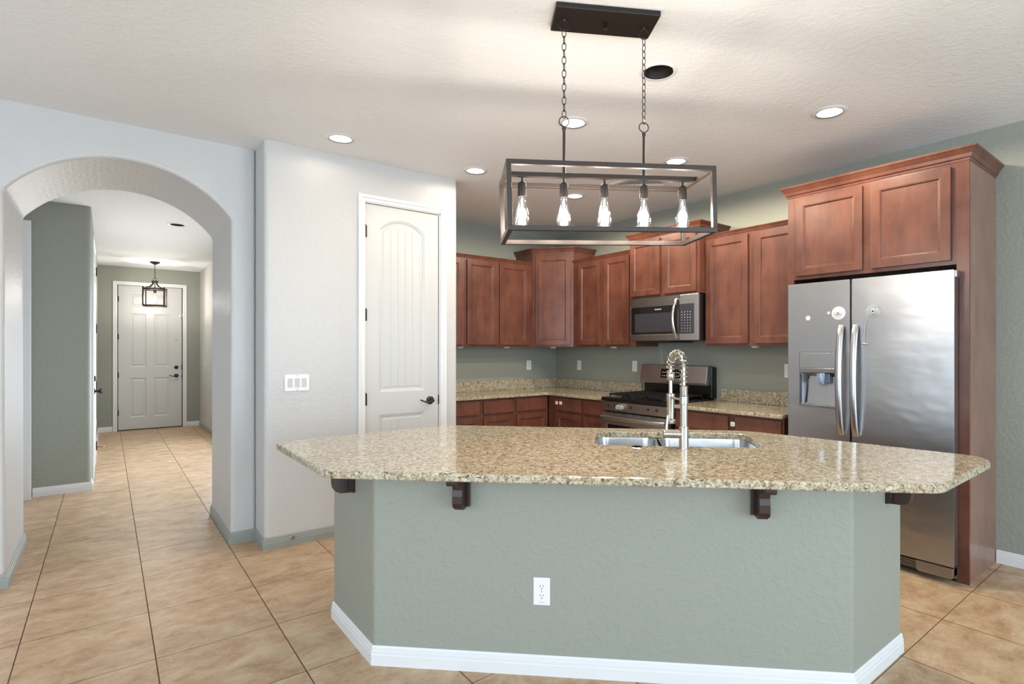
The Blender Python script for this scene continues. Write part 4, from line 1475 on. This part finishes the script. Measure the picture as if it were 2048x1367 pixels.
# foyer lantern
t = thing('foyer_lantern', 'small square bronze lantern hanging in the foyer before the front door', 'pendant light', (0.585, 10.75, 0), math.radians(-10))
MB().lathe([(0.012, HH - 0.045), (0.03, HH - 0.035), (0.062, HH - 0.018), (0.066, HH - 0.0005)], 28).build('canopy', 'bronze', t, smooth=True)
m = MB()
za, zb = 2.48, HH - 0.045
for k in range(9):
    c = za + (zb - za) * (k + 0.5) / 9
    ro = (k % 2) * PI / 2
    m.tube([(0.009 * math.cos(q * PI / 6) * math.cos(ro), 0.009 * math.cos(q * PI / 6) * math.sin(ro), c + 0.018 * math.sin(q * PI / 6)) for q in range(12)], 0.002, 6, closed=True)
m.build('chain', 'bronze', t, smooth=True)
MB().tube([(0.022 * math.cos(q * PI / 8), 0, 2.462 + 0.022 * math.sin(q * PI / 8)) for q in range(16)], 0.003, 8, closed=True).build('ring', 'bronze', t, smooth=True)
m = MB()
LH, L0, L1 = 0.135, 2.045, 2.305
for sz in (L0, L1):
    for s in (-1, 1):
        m.box(-LH, LH, s * LH - 0.009, s * LH + 0.009, sz - 0.012, sz + 0.012)
        m.box(s * LH - 0.009, s * LH + 0.009, -LH, LH, sz - 0.012, sz + 0.012)
for sx in (-1, 1):
    for sy in (-1, 1):
        m.box(sx * LH - 0.010, sx * LH + 0.010, sy * LH - 0.010, sy * LH + 0.010, L0, L1 + 0.03)
m.build('frame', 'bronze', t)
m = MB()
for k in range(4):
    a = k * PI / 2 + PI / 4
    pts = []
    for q in range(9):
        u_ = q / 8
        r_ = 0.030 + (LH * 1.35 - 0.030) * (u_ ** 1.9)
        pts.append((r_ * math.cos(a), r_ * math.sin(a), 2.425 - 0.12 * u_ ** 0.8))
    m.tube(pts, 0.009, 6)
m.lathe([(0.040, 2.420), (0.045, 2.428), (0.045, 2.438), (0.012, 2.442)], 20)
m.tube([(0, 0, 2.43), (0, 0, 2.30)], 0.006, 8)
m.build('scroll_arms', 'bronze', t)
MB().lathe([(0.020, 2.300), (0.020, 2.250), (0.017, 2.245)], 16).build('socket', 'bronze', t, smooth=True)
bulb_parts(t, 0, 0, 2.247, 1.15)
lamp('lantern_lamp', 'POINT', (0.585, 10.75, 2.15), 36.0, (1.0, 0.93, 0.84), shadow_soft_size=0.06)

# things that repeat share a group
GROUPS = {'upper_cabinet': 'cherry upper cabinets along the kitchen walls', 'base_cabinet': 'cherry base cabinets along the kitchen walls',
          'wall_outlet': 'white duplex wall outlets', 'cabinet_latch': 'white child latches on the base cabinets',
          'puck_light': 'puck lights under the upper cabinets', 'recessed_light': 'recessed ceiling lights',
          'lock_pad': 'child lock pads on the refrigerator doors', 'door_stop': 'door stops on the baseboards'}
for o in list(scene.objects):
    k = o.name.split('.')[0]
    if o.parent is None and k in GROUPS:
        o['group'] = GROUPS[k]
